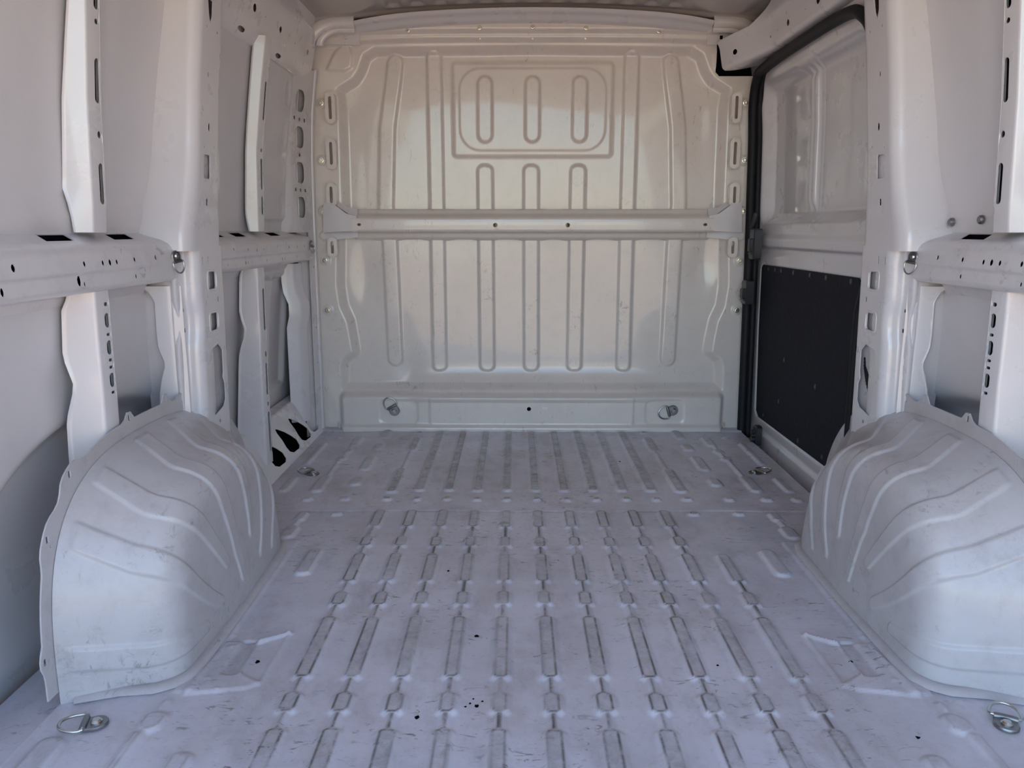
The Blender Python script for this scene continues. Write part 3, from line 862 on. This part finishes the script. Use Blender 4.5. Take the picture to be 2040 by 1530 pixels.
UP_SLOTS = [(1.27, 1.30), (1.243, 1.253), (1.097, 1.181), (1.030, 1.044), (0.901, 0.982), (1.36, 1.44)]
LO_SLOTS = [(0.698, 0.706), (0.654, 0.684), (0.637, 0.643), (0.598, 0.628), (0.584, 0.590), (0.569, 0.575), (0.530, 0.560), (0.516, 0.522)]
z0f = lambda t: 0 * t
def near_bay(s, wall):
    # outer skin of the rear bay, with the faint pressed borders
    def feats(Y, Z):
        f = 0.004 * np.exp(-((Z - 0.905) / 0.004) ** 2) + 0.010 * (1 - sst(0.885, 0.90, Z)) * sst(0.80, 0.86, Z)
        f += 0.006 * sst(1.72, 1.75, Y) * sst(0.9, 0.95, Z)
        e = ((np.abs(Y - 1.69) / 0.52) ** 2.5 + (np.maximum(Z, 0) / 0.470) ** 2.5) ** 0.4 - 1
        f -= 0.05 * (1 - sst(-0.10, 0.0, e))
        return f
    skin_panel('skin_panel', s, Y_REAR, 2.16, -0.10, 1.66, wall, feats, 110, 150)
    build_pillar(s, wall)
    build_strut(s, wall, 1.572, 0.845, 1.50, lerp_tab([(0.84, 0.916), (0.9, 0.910), (1.1, 0.900), (1.28, 0.884), (1.5, 0.855)]), lambda t: skin_x(t) - 0.006, UP_SLOTS,
                lerp_tab([(0.84, 0.004), (0.89, 0.010), (0.93, 0.022), (1.1, 0.018), (1.3, 0.012), (1.5, 0.012)]))
    build_strut(s, wall, 1.530, 0.25, 0.735, lerp_tab([(0.2, 0.915), (0.5, 0.906), (0.74, 0.902)]), lambda t: skin_x(t) - 0.010, LO_SLOTS,
                lerp_tab([(0.25, 0.0), (0.47, 0.010), (0.54, -0.006), (0.60, 0.016), (0.70, 0.018), (0.72, 0.006), (0.74, 0.004)]))
    up = [(1.254, 0, 0.006), (1.463, 0.002, 0.005), (1.529, 0.003, 0.005), (1.556, 0.003, 0.006), (1.583, 0.003, 0.005), (1.658, 0.001, 0.005), (1.756, 0, 0.005), (1.0, 0, 0.006), (0.8, 0, 0.006)]
    lo = [(1.224, 0, 0.005), (1.445, -0.004, 0.007), (1.462, 0.003, 0.0035), (1.664, 0, 0.004), (0.9, 0, 0.005)]
    build_rail(s, wall, Y_REAR, 1.868, up, lo, [(1.44, 1.53), (1.68, 1.77), (1.20, 1.29)])

wall_left = empty('wall_left'); struct(wall_left)
wall_left['label'] = 'white steel left side wall of the load bay with pillars, rails and struts'
wall_right = empty('wall_right'); struct(wall_right)
wall_right['label'] = 'white steel right side wall of the load bay behind the sliding door opening'
for s, w in ((-1, wall_left), (1, wall_right)):
    near_bay(s, w)
    build_cant_rail(s, w)

# ---- left wall, front bay
def left_front():
    s, wall = -1, wall_left
    def feats(Y, Z):
        f = 0.0 * Y
        # upper field: pressed panel with ghost slots and round-ended blisters
        d = sd_box(Y, Z, 2.83, 1.15, 0.19, 0.27, 0.03)
        f += 0.012 * (1 - sst(-0.012, 0.004, d))
        for z in (1.34, 1.20, 1.07, 0.94):
            f -= 0.006 * (1 - sst(-0.006, 0.002, sd_box(Y, Z, 2.965, z, 0.030, 0.040, 0.03)))
        for z in (1.27, 1.10, 0.95):
            f -= 0.005 * (1 - sst(-0.004, 0.002, sd_box(Y, Z, 2.74, z, 0.012, 0.055, 0.012)))
        # lower field: stepped strip
        d = sd_box(Y, Z, 2.80, 0.42, 0.05, 0.26, 0.02)
        f += 0.014 * (1 - sst(-0.012, 0.004, d)) * (Z < 0.7)
        d = sd_box(Y, Z, 2.98, 0.46, 0.10, 0.22, 0.03)
        f -= 0.018 * (1 - sst(-0.02, 0.004, d))
        return f
    skin_panel('skin_panel', s, 2.14, 3.47, -0.10, 1.66, wall, feats, 190, 260)
    build_strut(s, wall, 2.585, 0.845, 1.450, lerp_tab([(0.84, 0.915), (1.1, 0.905), (1.3, 0.878), (1.42, 0.858), (1.48, 0.850)]), lambda t: skin_x(t) - 0.006,
                [(1.20, 1.32), (1.10, 1.112), (0.98, 1.08), (0.90, 0.96)], lerp_tab([(0.84, 0.0), (0.90, 0.012), (1.2, 0.016), (1.48, 0.016)]), 0.055)
    build_strut(s, wall, 2.525, 0.06, 0.735, lerp_tab([(0.0, 0.915), (0.3, 0.914), (0.5, 0.910), (0.74, 0.905)]), lambda t: skin_x(t) - 0.012,
                [(0.52, 0.66), (0.43, 0.45), (0.30, 0.41), (0.26, 0.275), (0.10, 0.24)], lerp_tab([(0.05, 0.0), (0.15, 0.012), (0.45, 0.012), (0.52, -0.006), (0.58, 0.016), (0.70, 0.02), (0.74, 0.01)]), 0.055)
    up = [(2.25, -0.006, 0.004), (2.37, -0.002, 0.004), (2.45, 0.002, 0.005), (2.52, 0, 0.004), (2.66, -0.006, 0.004), (2.80, 0, 0.006), (2.90, 0, 0.005), (3.0, 0, 0.005)]
    lo = [(2.2, 0, 0.003), (2.35, 0, 0.005), (2.37, 0, 0.004), (2.55, 0, 0.004), (2.72, 0.002, 0.005), (2.75, 0.002, 0.004), (2.9, 0, 0.004)]
    build_rail(s, wall, 2.10, 3.12, up, lo, [(2.40, 2.50), (2.74, 2.86), (2.26, 2.31)])
    # front pillar: a plate with four round-ended windows, turned edges, then the vertical post beside the bulkhead
    root = empty('pillar', (0, 0, 0), wall)
    px = lerp_tab([(0.0, 0.905), (0.8, 0.90), (1.1, 0.896), (1.3, 0.886), (1.5, 0.86)])
    pr = Prof([(2.995, 0.075), (3.020, 0.042), (3.036, 0.032), (3.190, 0.008), (3.208, 0.000), (3.236, 0.002)], 0.008, 4)
    def M(u, t):
        y, d = pr.at(u)
        return np.stack([s * (px(t) + d), y, t], -1)
    uc = pr.uof(3.113, 0.020)
    holes = []
    for z in (1.338, 1.203, 1.070, 0.9375):
        holes.append(rrect(uc, z, 0.040, 0.040, 0.030, 6))
    for z, n in ((1.270, 3), (1.137, 1), (1.004, 3)):
        for k in range(n):
            holes.append(rrect(uc + (k - n // 2) * 0.045, z, 0.008, 0.006, 0.001))
    psheet('upper_pressing', M, [(0, 0.84), (pr.L, 0.84), (pr.L, 1.47), (pr.uof(3.10, 0.022), 1.45), (0, 1.44)], holes, M_PAINT, root, list(pr.u[1:-1]), list(np.linspace(0.86, 1.48, 24)), -0.002)
    psheet('lower_pressing', M, [(pr.uof(3.17, 0.011), 0.0), (pr.L, 0.0), (pr.L, 0.84), (pr.uof(3.17, 0.011), 0.84)], [circ(pr.uof(3.20, 0.002), z, 0.004, 8) for z in (0.70, 0.45, 0.30)], M_PAINT, root, list(pr.u[1:-1]), list(np.linspace(0.05, 0.8, 14)), -0.002)
    psheet('lower_filler', lambda u, t: np.stack([s * (0.932 - 0.25 * (u - 3.12)), u, t], -1), [(3.10, 0.0), (3.236, 0.0), (3.236, 0.85), (3.10, 0.85)], [], M_PAINT, root, thick=0.002)
    psheet('inner_panel', lambda u, t: np.stack([s * (px(t) + 0.050 - 0.155 * (u - 3.045)), u, t], -1), [(3.04, 0.86), (3.235, 0.86), (3.235, 1.42), (3.04, 1.42)], [], M_SKIN, root,
           list(np.linspace(3.06, 3.22, 6)), list(np.linspace(0.9, 1.4, 6)), 0.002)
    tube('inner_bead', [(s * (px(z) + 0.035), 3.130, z) for z in np.linspace(0.87, 1.41, 8)], 0.004, M_PAINT, root, 6)
    tube('edge_roll', [(s * (px(z) - 0.002), 3.218, z) for z in np.linspace(0.0, 1.47, 20)], 0.009, M_PAINT, root, 8)
    # stepped post between the front bay and the pillar, below the rail
    po = Prof([(3.03, 0.075), (3.05, 0.03), (3.08, 0.012), (3.10, 0.012), (3.12, 0.03), (3.13, 0.07)], 0.008, 3)
    wv = lerp_tab([(0.1, 0.0), (0.48, 0.0), (0.54, -0.02), (0.62, 0.012), (0.72, 0.012)])
    psheet('lower_post', lambda u, t: np.stack([s * (px(t) + po.at(u)[1] + wv(t)), po.at(u)[0], t], -1), [(0, 0.08), (po.L, 0.08), (po.L, 0.72), (0, 0.72)], [], M_PAINT, root, list(po.u[1:-1]), list(np.linspace(0.1, 0.7, 14)), -0.002)
    # sill closing panel with black drop-shaped openings
    sp = Prof([(0.893, 0.002), (0.905, 0.012), (0.958, 0.135), (0.975, 0.165), (1.01, 0.175)], 0.010, 3)
    Ms = lambda u, t: np.stack([s * sp.at(u)[0], t, sp.at(u)[1]], -1)
    drops = []
    ua, ub = sp.uof(0.908, 0.016), sp.uof(0.955, 0.128)
    for yc in (2.62, 2.80, 2.965, 3.10):
        k = 0.85 if yc > 3.05 else 1.0
        pts = [(0.02, 0.055), (0.10, 0.070), (0.30, 0.066), (0.52, 0.040), (0.75, 0.006), (0.98, -0.040), (1.0, -0.052), (0.86, -0.052), (0.60, -0.040), (0.35, -0.036), (0.16, -0.026), (0.05, 0.0)]
        drops.append([(ua + (ub - ua) * a, yc + b * k * 1.25) for a, b in pts])
    psheet('sill_panel', Ms, [(0, 2.2), (sp.L, 2.2), (sp.L, 3.2), (0, 3.2)], drops, M_PAINT, wall, list(sp.u[1:-1]), list(np.arange(2.25, 3.2, 0.05)), 0.002)
    mesh('damping_foam', [(s * 0.93, 2.2, -0.02), (s * 1.00, 2.2, 0.13), (s * 1.00, 3.2, 0.13), (s * 0.93, 3.2, -0.02)], [(0, 1, 2, 3)], M_FOAM_SHADE, wall, None)
left_front()

# ------------------------------------------------------------------ sliding door on the right
def build_door():
    s = 1
    root = empty('door_1'); struct(root)
    root['label'] = 'closed white sliding side door with charcoal lower lining board'
    base = lerp_tab([(-0.1, 0.965), (0.10, 0.950), (0.45, 0.942), (0.72, 0.940), (0.80, 0.930), (0.86, 0.925), (1.2, 0.915), (1.40, 0.900), (1.50, 0.880)])
    ys = np.linspace(2.06, 3.34, 330); zs = np.linspace(-0.10, 1.52, 400)
    Y, Z = np.meshgrid(ys, zs)
    D = np.zeros(Y.shape)
    # window area sinks outward, with two flat fields
    d = sd_box(Y, Z, 2.70, 1.14, 0.50, 0.275, 0.07)
    D += 0.045 * (1 - sst(-0.05, 0.0, d))
    for y0, y1 in ((2.80, 3.16), (2.30, 2.685)):
        d = sd_box(Y, Z, (y0 + y1) / 2, 1.14, (y1 - y0) / 2, 0.262, 0.05)
        D += 0.0030 * (1 - sst(-0.003, 0.0, d)) + 0.005 * np.exp(-(d / 0.0032) ** 2)
    # upright between the fields
    for y, a in ((2.715, 0.018), (2.765, 0.012)):
        D -= a * (1 - sst(0.006, 0.014, np.abs(Y - y))) * sst(0.90, 0.96, Z) * (1 - sst(1.34, 1.40, Z))
    # ledge under the window
    D -= 0.012 * sst(0.775, 0.79, Z) * (1 - sst(0.81, 0.84, Z))
    # lower border round the lining board
    d = sd_box(Y, Z, 2.72, 0.395, 0.475, 0.318, 0.03)
    D += 0.010 * (1 - sst(-0.010, 0.004, d))
    d = sd_box(Y, Z, 2.7, -0.06, 0.6, 0.10, 0.02)
    D -= 0.012 * (1 - sst(-0.02, 0.0, d))
    grid_mesh('door_pressing', np.stack([base(Z) + D, Y, Z], -1), M_PAINT, root)
    # charcoal board with its clips
    bo = psheet('lining_board', lambda u, t: np.stack([base(t) + 0.002 + 0 * u, u, t], -1),
                [(2.270, 0.130), (2.300, 0.085), (3.150, 0.078), (3.178, 0.10), (3.192, 0.700), (3.175, 0.711), (2.285, 0.711), (2.270, 0.700)], [], M_BOARD, root,
                list(np.linspace(2.35, 3.15, 6)), list(np.linspace(0.1, 0.7, 8)), -0.004)
    bo['label'] = 'charcoal fibre lining board on the lower half of the door'
    for y, z in [(y, 0.698) for y in (2.33, 2.52, 2.66, 2.82, 2.95, 3.02, 3.10)] + [(2.55, 0.33), (2.86, 0.37), (2.46, 0.11), (2.68, 0.105), (3.08, 0.10), (2.9, 0.20), (2.34, 0.2)]:
        prism('clip', circ(0, 0, 0.009, 10), lambda a, b, h, y=y, z=z: (base(z) + 0.002 - h, y + a, z + b), 0, 0.003, M_PLASTIC, bo, 0.0012)
    for y, z in ((2.735, 1.22), (2.735, 1.02)):
        prism('slot_patch', rrect(0, 0, 0.004, 0.011, 0.001), lambda a, b, h, y=y, z=z: (base(z) + 0.040 - h, y + a, z + b), 0, 0.002, M_FOAM_SHADE, root)  # black patches in slot shape, nothing is cut open
    return root
door = build_door()
# threshold strip and outer closing panel under the door
psheet('sill_panel', lambda u, t: np.stack([u, t, -0.075 + 0 * u], -1), [(0.88, 2.1), (1.04, 2.1), (1.04, 3.3), (0.88, 3.3)], [], M_PAINT, wall_right, thick=0.002)

# rubber seal around the door opening
def build_seal():
    ctl = [(3.205, -0.02), (3.212, 0.60), (3.222, 1.20), (3.220, 1.345), (3.170, 1.432), (3.08, 1.452), (2.70, 1.458), (2.36, 1.452), (2.245, 1.420), (2.175, 1.330), (2.115, 1.10), (2.092, 0.86), (2.098, 0.78), (2.150, 0.66), (2.165, 0.58), (2.17, 0.20), (2.19, 0.02)]
    P = np.array(ctl); out = []
    for i in range(len(P) - 1):
        p0, p1, p2, p3 = P[max(i - 1, 0)], P[i], P[i + 1], P[min(i + 2, len(P) - 1)]
        for t in np.linspace(0, 1, 8, endpoint=False):
            out.append(0.5 * ((2 * p1) + (-p0 + p2) * t + (2 * p0 - 5 * p1 + 4 * p2 - p3) * t * t + (-p0 + 3 * p1 - 3 * p2 + p3) * t ** 3))
    xs = lerp_tab([(-0.1, 0.905), (0.8, 0.893), (1.2, 0.884), (1.5, 0.870)])
    path = [(float(xs(z)), y, z) for y, z in out]
    o = tube('door_seal', path, [0.019 if y > 2.3 else max(0.011, 0.019 - (2.3 - y) * 0.06) for x, y, z in path], M_RUBBER, None, 12)
    tag(o, 'black rubber weather seal running around the sliding door opening', 'door seal')
    path2 = [(x + 0.022, y + (-0.016 if y > 3.1 else 0.004), z) for x, y, z in path[:60]]
    tube('seal_lip', path2, 0.012, M_RUBBER, o, 8)
    return o
build_seal()

def box_verts(c, h, bev=0.003):
    return c, h
def rounded_block(name, c, h, r, mat, parent=None):
    """block with rounded vertical edges, extruded along X"""
    return prism(name, rrect(0, 0, h[1], h[2], r), lambda a, b, k: (c[0] + k, c[1] + a, c[2] + b), h[0], -h[0], mat, parent, min(h[0] * 0.3, 0.004))

# black plastic catches on the door's front edge
def catch(name, y, z, label, hy, hz, x=0.868):
    r = empty(name, (x, y, z))
    rounded_block('housing', (0.012, 0, 0), (0.016, hy, hz), 0.006, M_PLASTIC, r)
    rounded_block('wedge', (-0.008, -0.006, -0.004), (0.008, hy * 0.55, hz * 0.42), 0.004, M_PLASTIC, r)
    rounded_block('lower_rib', (-0.005, -0.004, -hz * 0.62), (0.006, hy * 0.7, 0.004), 0.002, M_PLASTIC, r)
    tag(r, label, 'door catch')
    return r
catch('door_catch', 3.16, 0.600, 'black plastic door catch block halfway up beside the charcoal lining board', 0.034, 0.048)
b = catch('door_buffer', 3.12, 0.795, 'black plastic guide bracket on the door seal just below the door window', 0.030, 0.060, 0.876)
tube('arm', [(0.0, 0.02, 0.06), (0.002, 0.005, 0.085), (0.008, -0.002, 0.12)], 0.009, M_PLASTIC, b, 8)
b = empty('door_roller', (0.905, 3.03, 0.03))
rounded_block('roller_bracket', (0.010, 0, 0), (0.012, 0.026, 0.040), 0.010, M_PLASTIC, b)
for dz in (-0.016, 0.016):
    prism('roller', circ(0, dz, 0.012, 16), lambda a, c, h: (-h, a, c), 0.0, 0.016, M_PLASTIC, b, 0.003)
tag(b, 'black roller bracket at the foot of the sliding door by the floor', 'door roller')

# wiring sleeve inside the right pillar window
pts = [(0.872, 2.036, 0.515), (0.871, 2.030, 0.490), (0.868, 2.014, 0.472), (0.866, 2.000, 0.455), (0.868, 1.985, 0.430), (0.872, 1.968, 0.405), (0.874, 1.958, 0.380)]
fine = []
for a, b_ in zip(pts, pts[1:]):
    for k in range(6): fine.append(tuple(np.array(a) + (np.array(b_) - np.array(a)) * k / 6))
fine.append(pts[-1])
o = tube('wiring_sleeve', fine, [0.0062 + 0.0012 * (i % 2) for i in range(len(fine))], M_RUBBER, None, 8)
tag(o, 'black corrugated wiring sleeve hanging inside the right pillar opening', 'cable')

# press studs on the right skin
for i, (y, z) in enumerate(((1.838, 0.868), (1.722, 0.872))):
    r = empty('press_stud', (0.962, y, z), wall_right)
    prism('stud_head', circ(0, 0, 0.010, 14), lambda a, b, h: (-h, a, b), 0.010, 0.018, M_DARKSTEEL, r, 0.003)
    tube('stud_stem', [(0.004, 0, 0), (-0.012, 0, 0)], 0.004, M_DARKSTEEL, r, 8)

# ------------------------------------------------------------------ wheel arches
def superq(yc, ar, af, b, nr, nf, npt):
    th = np.linspace(0, PI, 1600)
    c, s_ = np.cos(th), np.sin(th)
    rear = c >= 0
    n = np.where(rear, nr, nf); a = np.where(rear, ar, af)
    y = yc - a * np.sign(c) * np.abs(c) ** (2 / n)
    z = b * np.abs(s_) ** (2 / n)
    d = np.concatenate([[0], np.cumsum(np.hypot(np.diff(y), np.diff(z)))]); d /= d[-1]
    p = np.linspace(0, 1, npt)
    return np.stack([np.interp(p, d, y), np.interp(p, d, z)], -1)

# pressed bands: where each starts at the wall (y, z), where it ends on the inner face (y, z), half width at the wall
BANDS = [((1.25, 0.085), (1.455, 0.050), 0.024), ((1.26, 0.352), (1.535, 0.060), 0.027), ((1.42, 0.42), (1.572, 0.128), 0.026), ((1.615, 0.42), (1.650, 0.056), 0.028),
         ((1.775, 0.42), (1.718, 0.132), 0.023), ((1.93, 0.38), (1.768, 0.062), 0.022), ((2.10, 0.29), (1.862, 0.042), 0.020)]
def build_arch(s):
    npt = 360
    Wc = superq(1.69, 0.435, 0.60, 0.420, 3.2, 2.2, npt)
    Ic = superq(1.665, 0.358, 0.345, 0.372, 3.2, 2.05, npt)
    c0 = np.array([1.66, 0.0])
    XW, XI, R = 0.897, 0.775, 0.072
    rows, lats, ks = [], [], []
    for f in np.linspace(0, 1, 46):
        rows.append(Wc + (Ic - Wc) * f); lats.append(XW + (XI - XW) * f); ks.append(1.0)
    for ph in np.linspace(0, PI / 2, 30)[1:]:
        k = 1 - R * (1 - math.cos(ph)) / 0.37
        rows.append(c0 + (Ic - c0) * k); lats.append(XI - R * math.sin(ph)); ks.append(k)
    k0 = ks[-1]
    for k in np.linspace(k0, 0.03, 90)[1:]:
        rows.append(c0 + (Ic - c0) * k); lats.append(XI - R - 0.010 * (k0 - k) / k0); ks.append(k)
    rows = np.array(rows); lats = np.array(lats); ks = np.array(ks)
    P = np.zeros((len(rows), npt, 3))
    P[..., 0] = lats[:, None]; P[..., 1] = rows[..., 0]; P[..., 2] = rows[..., 1]
    ker = np.hanning(21)[1:-1]; ker /= ker.sum(); h = len(ker) // 2
    for j in range(3):
        pad = np.concatenate([2 * P[:1, :, j] - P[h:0:-1, :, j], P[..., j], 2 * P[-1:, :, j] - P[-2:-h - 2:-1, :, j]], 0)
        P[..., j] = np.apply_along_axis(lambda v: np.convolve(v, ker, 'valid'), 0, pad)
    # normals for the pressed bands
    du = np.gradient(P, axis=0); dv = np.gradient(P, axis=1)
    N = np.cross(dv, du); N /= np.linalg.norm(N, axis=-1)[..., None] + 1e-9
    mid = N[10, npt // 2]
    if mid[2] < 0: N = -N
    pp = np.linspace(0, 1, npt)[None, :]
    kk = ks[:, None]
    run = np.concatenate([[0], np.cumsum(np.linalg.norm(np.diff(P[:, npt // 2], axis=0), axis=-1))])
    Hh = np.zeros(P.shape[:2])
    arc = 1.15
    Lw = np.hypot(*np.diff(Wc, axis=0).T).sum(); Li = np.hypot(*np.diff(Ic, axis=0).T).sum()
    ang = np.arctan2(Ic[:, 1], -(Ic[:, 0] - c0[0]))
    for (wy, wz), (fy, fz), hw in BANDS:
        pw = np.argmin(np.hypot(Wc[:, 0] - wy, Wc[:, 1] - wz)) / (npt - 1)
        j = np.argmin(np.abs(ang - math.atan2(fz, -(fy - c0[0]))))
        pf = j / (npt - 1)
        ke = math.hypot(fy - c0[0], fz) / np.hypot(*(Ic[j] - c0))
        ff = np.clip((1 - kk) / (1 - ke), 0, 1.2)
        pc = pw + (pf - pw) * ff
        scale = Lw + (Li - Lw) * np.clip(run[:, None] / 0.15, 0, 1)
        hwk = hw * (1 - 0.45 * np.clip(ff, 0, 1))
        dx = np.abs(pp - pc) * scale * np.maximum(kk, 0.05) - hwk
        dy = (ke - kk) * np.hypot(*(Ic[j] - c0))
        r = hw * 0.5
        qx, qy = dx + r, dy + r
        d = np.hypot(np.maximum(qx, 0), np.maximum(qy, 0)) + np.minimum(np.maximum(qx, qy), 0) - r
        Hh = np.maximum(Hh, 0.0045 * (1 - sst(-0.0045, 0.001, d)))
    start = (run[:, None] > 0.02)
    Hh *= sst(0.015, 0.035, run)[:, None]
    # knocks and dents
    for _ in range(26):
        i, j = rng.integers(10, len(rows) - 40), rng.integers(30, npt - 30)
        dd = np.linalg.norm(P - P[i, j], axis=-1)
        Hh -= rng.uniform(0.0006, 0.002) * np.exp(-(dd / rng.uniform(0.012, 0.035)) ** 2)
    P = P + N * Hh[..., None]
    P[..., 2] = np.maximum(P[..., 2], 0.0)
    P[..., 0] *= s
    root = empty('wheel_arch', (s * 0.80, 1.68, 0.0))
    inv = -np.array(root.location)
    cor = np.exp(-((run - run[60]) / 0.05) ** 2)[:, None] * np.ones((1, npt))
    low = np.exp(-(P[..., 2] / 0.05) ** 2)
    eg = np.exp(-((Hh - 0.0042) / 0.0006) ** 2)
    RUBA = np.clip(0.55 * cor + 0.6 * low + 0.25 * eg, 0, 1)
    grid_mesh('arch_shell', P + inv, M_ARCH, root, attrs={'rub': RUBA})
    # wall flange with fixing tabs
    d = np.gradient(Wc, axis=0); nrm = np.stack([-d[:, 1], d[:, 0]], -1); nrm /= np.linalg.norm(nrm, axis=1)[:, None]
    w = np.full(npt, 0.030)
    tabs = [(1.255, 0.10, 0.010, 0.020), (1.262, 0.318, 0.016, 0.042), (1.36, 0.415, 0.022, 0.036), (1.60, 0.42, 0.020, 0.016), (1.775, 0.42, 0.024, 0.017), (1.855, 0.40, 0.016, 0.022), (2.1, 0.30, 0.012, 0.02)]
    pos = []
    for ty, tz, hgt, wid in tabs:
        j = int(np.argmin(np.hypot(Wc[:, 0] - ty, Wc[:, 1] - tz))); pos.append(j)
        dist = np.hypot(Wc[:, 0] - Wc[j, 0], Wc[:, 1] - Wc[j, 1])
        w += hgt * np.exp(-(dist / wid) ** 4) * 0.9
    outer = Wc + nrm * w[:, None]
    inner = Wc - nrm * 0.006
    sub = slice(6, npt - 6, 3)
    outline = [tuple(p) for p in outer[sub]] + [tuple(p) for p in inner[sub][::-1]]
    holes = []
    for (ty, tz, hgt, wid), j in zip(tabs, pos):
        c = Wc[j] + nrm[j] * (w[j] - 0.013)
        holes.append(rrect(c[0], c[1], 0.0045, 0.0065, 0.001) if wid > 0.015 else rrect(c[0], c[1], 0.003, 0.007, 0.001))
    for j in (int(npt * 0.30), int(npt * 0.19)):
        c = Wc[j] + nrm[j] * 0.018
        holes.append(circ(c[0], c[1], 0.003, 8))
    psheet('wall_flange', lambda u, t: np.stack([s * (XW + 0.004 + 0 * u), u, t], -1) + inv, outline, holes, M_ARCH, root, thick=0.003 * (1 if s > 0 else -1))
    # foot flange: a bead of sealed sheet along the floor
    base = [(XW - 0.02, 1.268), (XI + 0.03, 1.292), (XI - 0.03, 1.300), (XI - R + 0.018, 1.315), (XI - R - 0.002, 1.345), (XI - R - 0.006, 1.40), (XI - R - 0.008, 1.65), (XI - R - 0.006, 1.92), (XI - R + 0.01, 1.98), (XI - 0.02, 2.008)]
    path = [Vector((s * x, y, 0.004)) + Vector(inv) for x, y in base]
    dense = []
    for a, b in zip(path, path[1:]):
        for k in range(5): dense.append(a.lerp(b, k / 5))
    tube('foot_flange', dense, 0.017, M_ARCH, root, 8, ry=0.007)
    tag(root, 'scuffed white ribbed wheel arch cover on the %s side of the floor' % ('left' if s < 0 else 'right'), 'wheel arch', 'wheel arch covers')
    return root
for s in (-1, 1):
    build_arch(s)

# ------------------------------------------------------------------ tie-down rings
def ring_proto():
    I = lambda a, b, h: (a, b, h)
    out = {}
    pl = [(0.0, -0.021), (0.0, 0.021)] + [(0.020 + 0.0225 * math.cos(a), 0.0225 * math.sin(a)) for a in np.linspace(PI * 0.62, -PI * 0.62, 18)]
    o = prism('mounting_plate', pl, I, 0.0, 0.006, M_DARKSTEEL, None, 0.002); out['mounting_plate'] = o
    o = tube('hinge_roll', [(0.0, -0.020, 0.006), (0.0, -0.01, 0.007), (0.0, 0.01, 0.007), (0.0, 0.020, 0.006)], 0.0062, M_DARKSTEEL, None, 10); out['hinge_roll'] = o
    o = prism('bolt_head', circ(0.021, 0, 0.011, 18), I, 0.005, 0.012, M_STEEL, None, 0.004); out['bolt_head'] = o
    path = [(0.0, y, 0.008) for y in np.linspace(-0.025, 0.025, 5)]
    path += [(-0.001 - 0.043 * math.sin(a) ** 0.8, 0.028 * math.cos(a), 0.008 + 0.004 * math.sin(a)) for a in np.linspace(0.06, PI - 0.06, 22)]
    o = tube('ring', path, 0.0033, M_STEEL, None, 8, True); out['ring'] = o
    ms = {k: v.data for k, v in out.items()}
    for v in out.values(): bpy.data.objects.remove(v)
    return ms
RP = ring_proto()
def tie_ring(loc, normal, arc_dir, label, scale=1.0):
    n = Vector(normal).normalized(); a = -Vector(arc_dir); a = (a - n * a.dot(n)).normalized()
    m = Matrix((a, n.cross(a), n)).transposed().to_4x4()
    r = empty('tie_down_ring', loc)
    r.rotation_euler = m.to_euler(); r.scale = (scale,) * 3
    for k, me in RP.items():
        o = bpy.data.objects.new(k, me); COL.objects.link(o); o.parent = r
    tag(r, label, 'tie-down ring', 'steel tie-down rings')
    return r
UPV, BACK = (0, 0, 1), (0, -1, 0)
tie_ring((-0.818, 1.192, 0.0015), UPV, (-0.9, -0.25, 0), 'steel tie-down ring on the floor behind the left wheel arch', 0.9)
tie_ring((0.797, 1.216, 0.0015), UPV, (0.45, 0.9, 0), 'steel tie-down ring on the floor behind the right wheel arch', 0.9)
tie_ring((-0.800, 2.605, 0.002), UPV, (-0.8, 0.5, 0), 'small steel tie-down ring lying on the floor in front of the left wheel arch')
tie_ring((0.800, 2.62, 0.002), UPV, (0.9, 0.35, 0), 'small steel tie-down ring lying on the floor by the sliding door')
tie_ring((-0.597, bulk_y(-0.597, 0.108) - 0.001, 0.108), BACK, (-0.45, 0, 0.8), 'steel tie-down ring on the bottom left of the bulkhead')
tie_ring((0.585, bulk_y(0.585, 0.088) - 0.001, 0.088), BACK, (-0.9, 0, -0.25), 'steel tie-down ring on the bottom right of the bulkhead')
tie_ring((-0.878, 1.852, 0.776), (1, -0.35, 0), (0.1, 0.1, -1), 'steel tie-down ring hanging at the end of the left waist rail', 0.62)
tie_ring((0.878, 1.857, 0.774), (-1, -0.35, 0), (-0.1, 0.1, -1), 'steel tie-down ring hanging at the end of the right waist rail', 0.62)
tie_ring((-0.878, 3.085, 0.785), (1, -0.2, 0), (0, 0.1, -1), 'steel tie-down ring far up the left wall next to the bulkhead', 0.6)
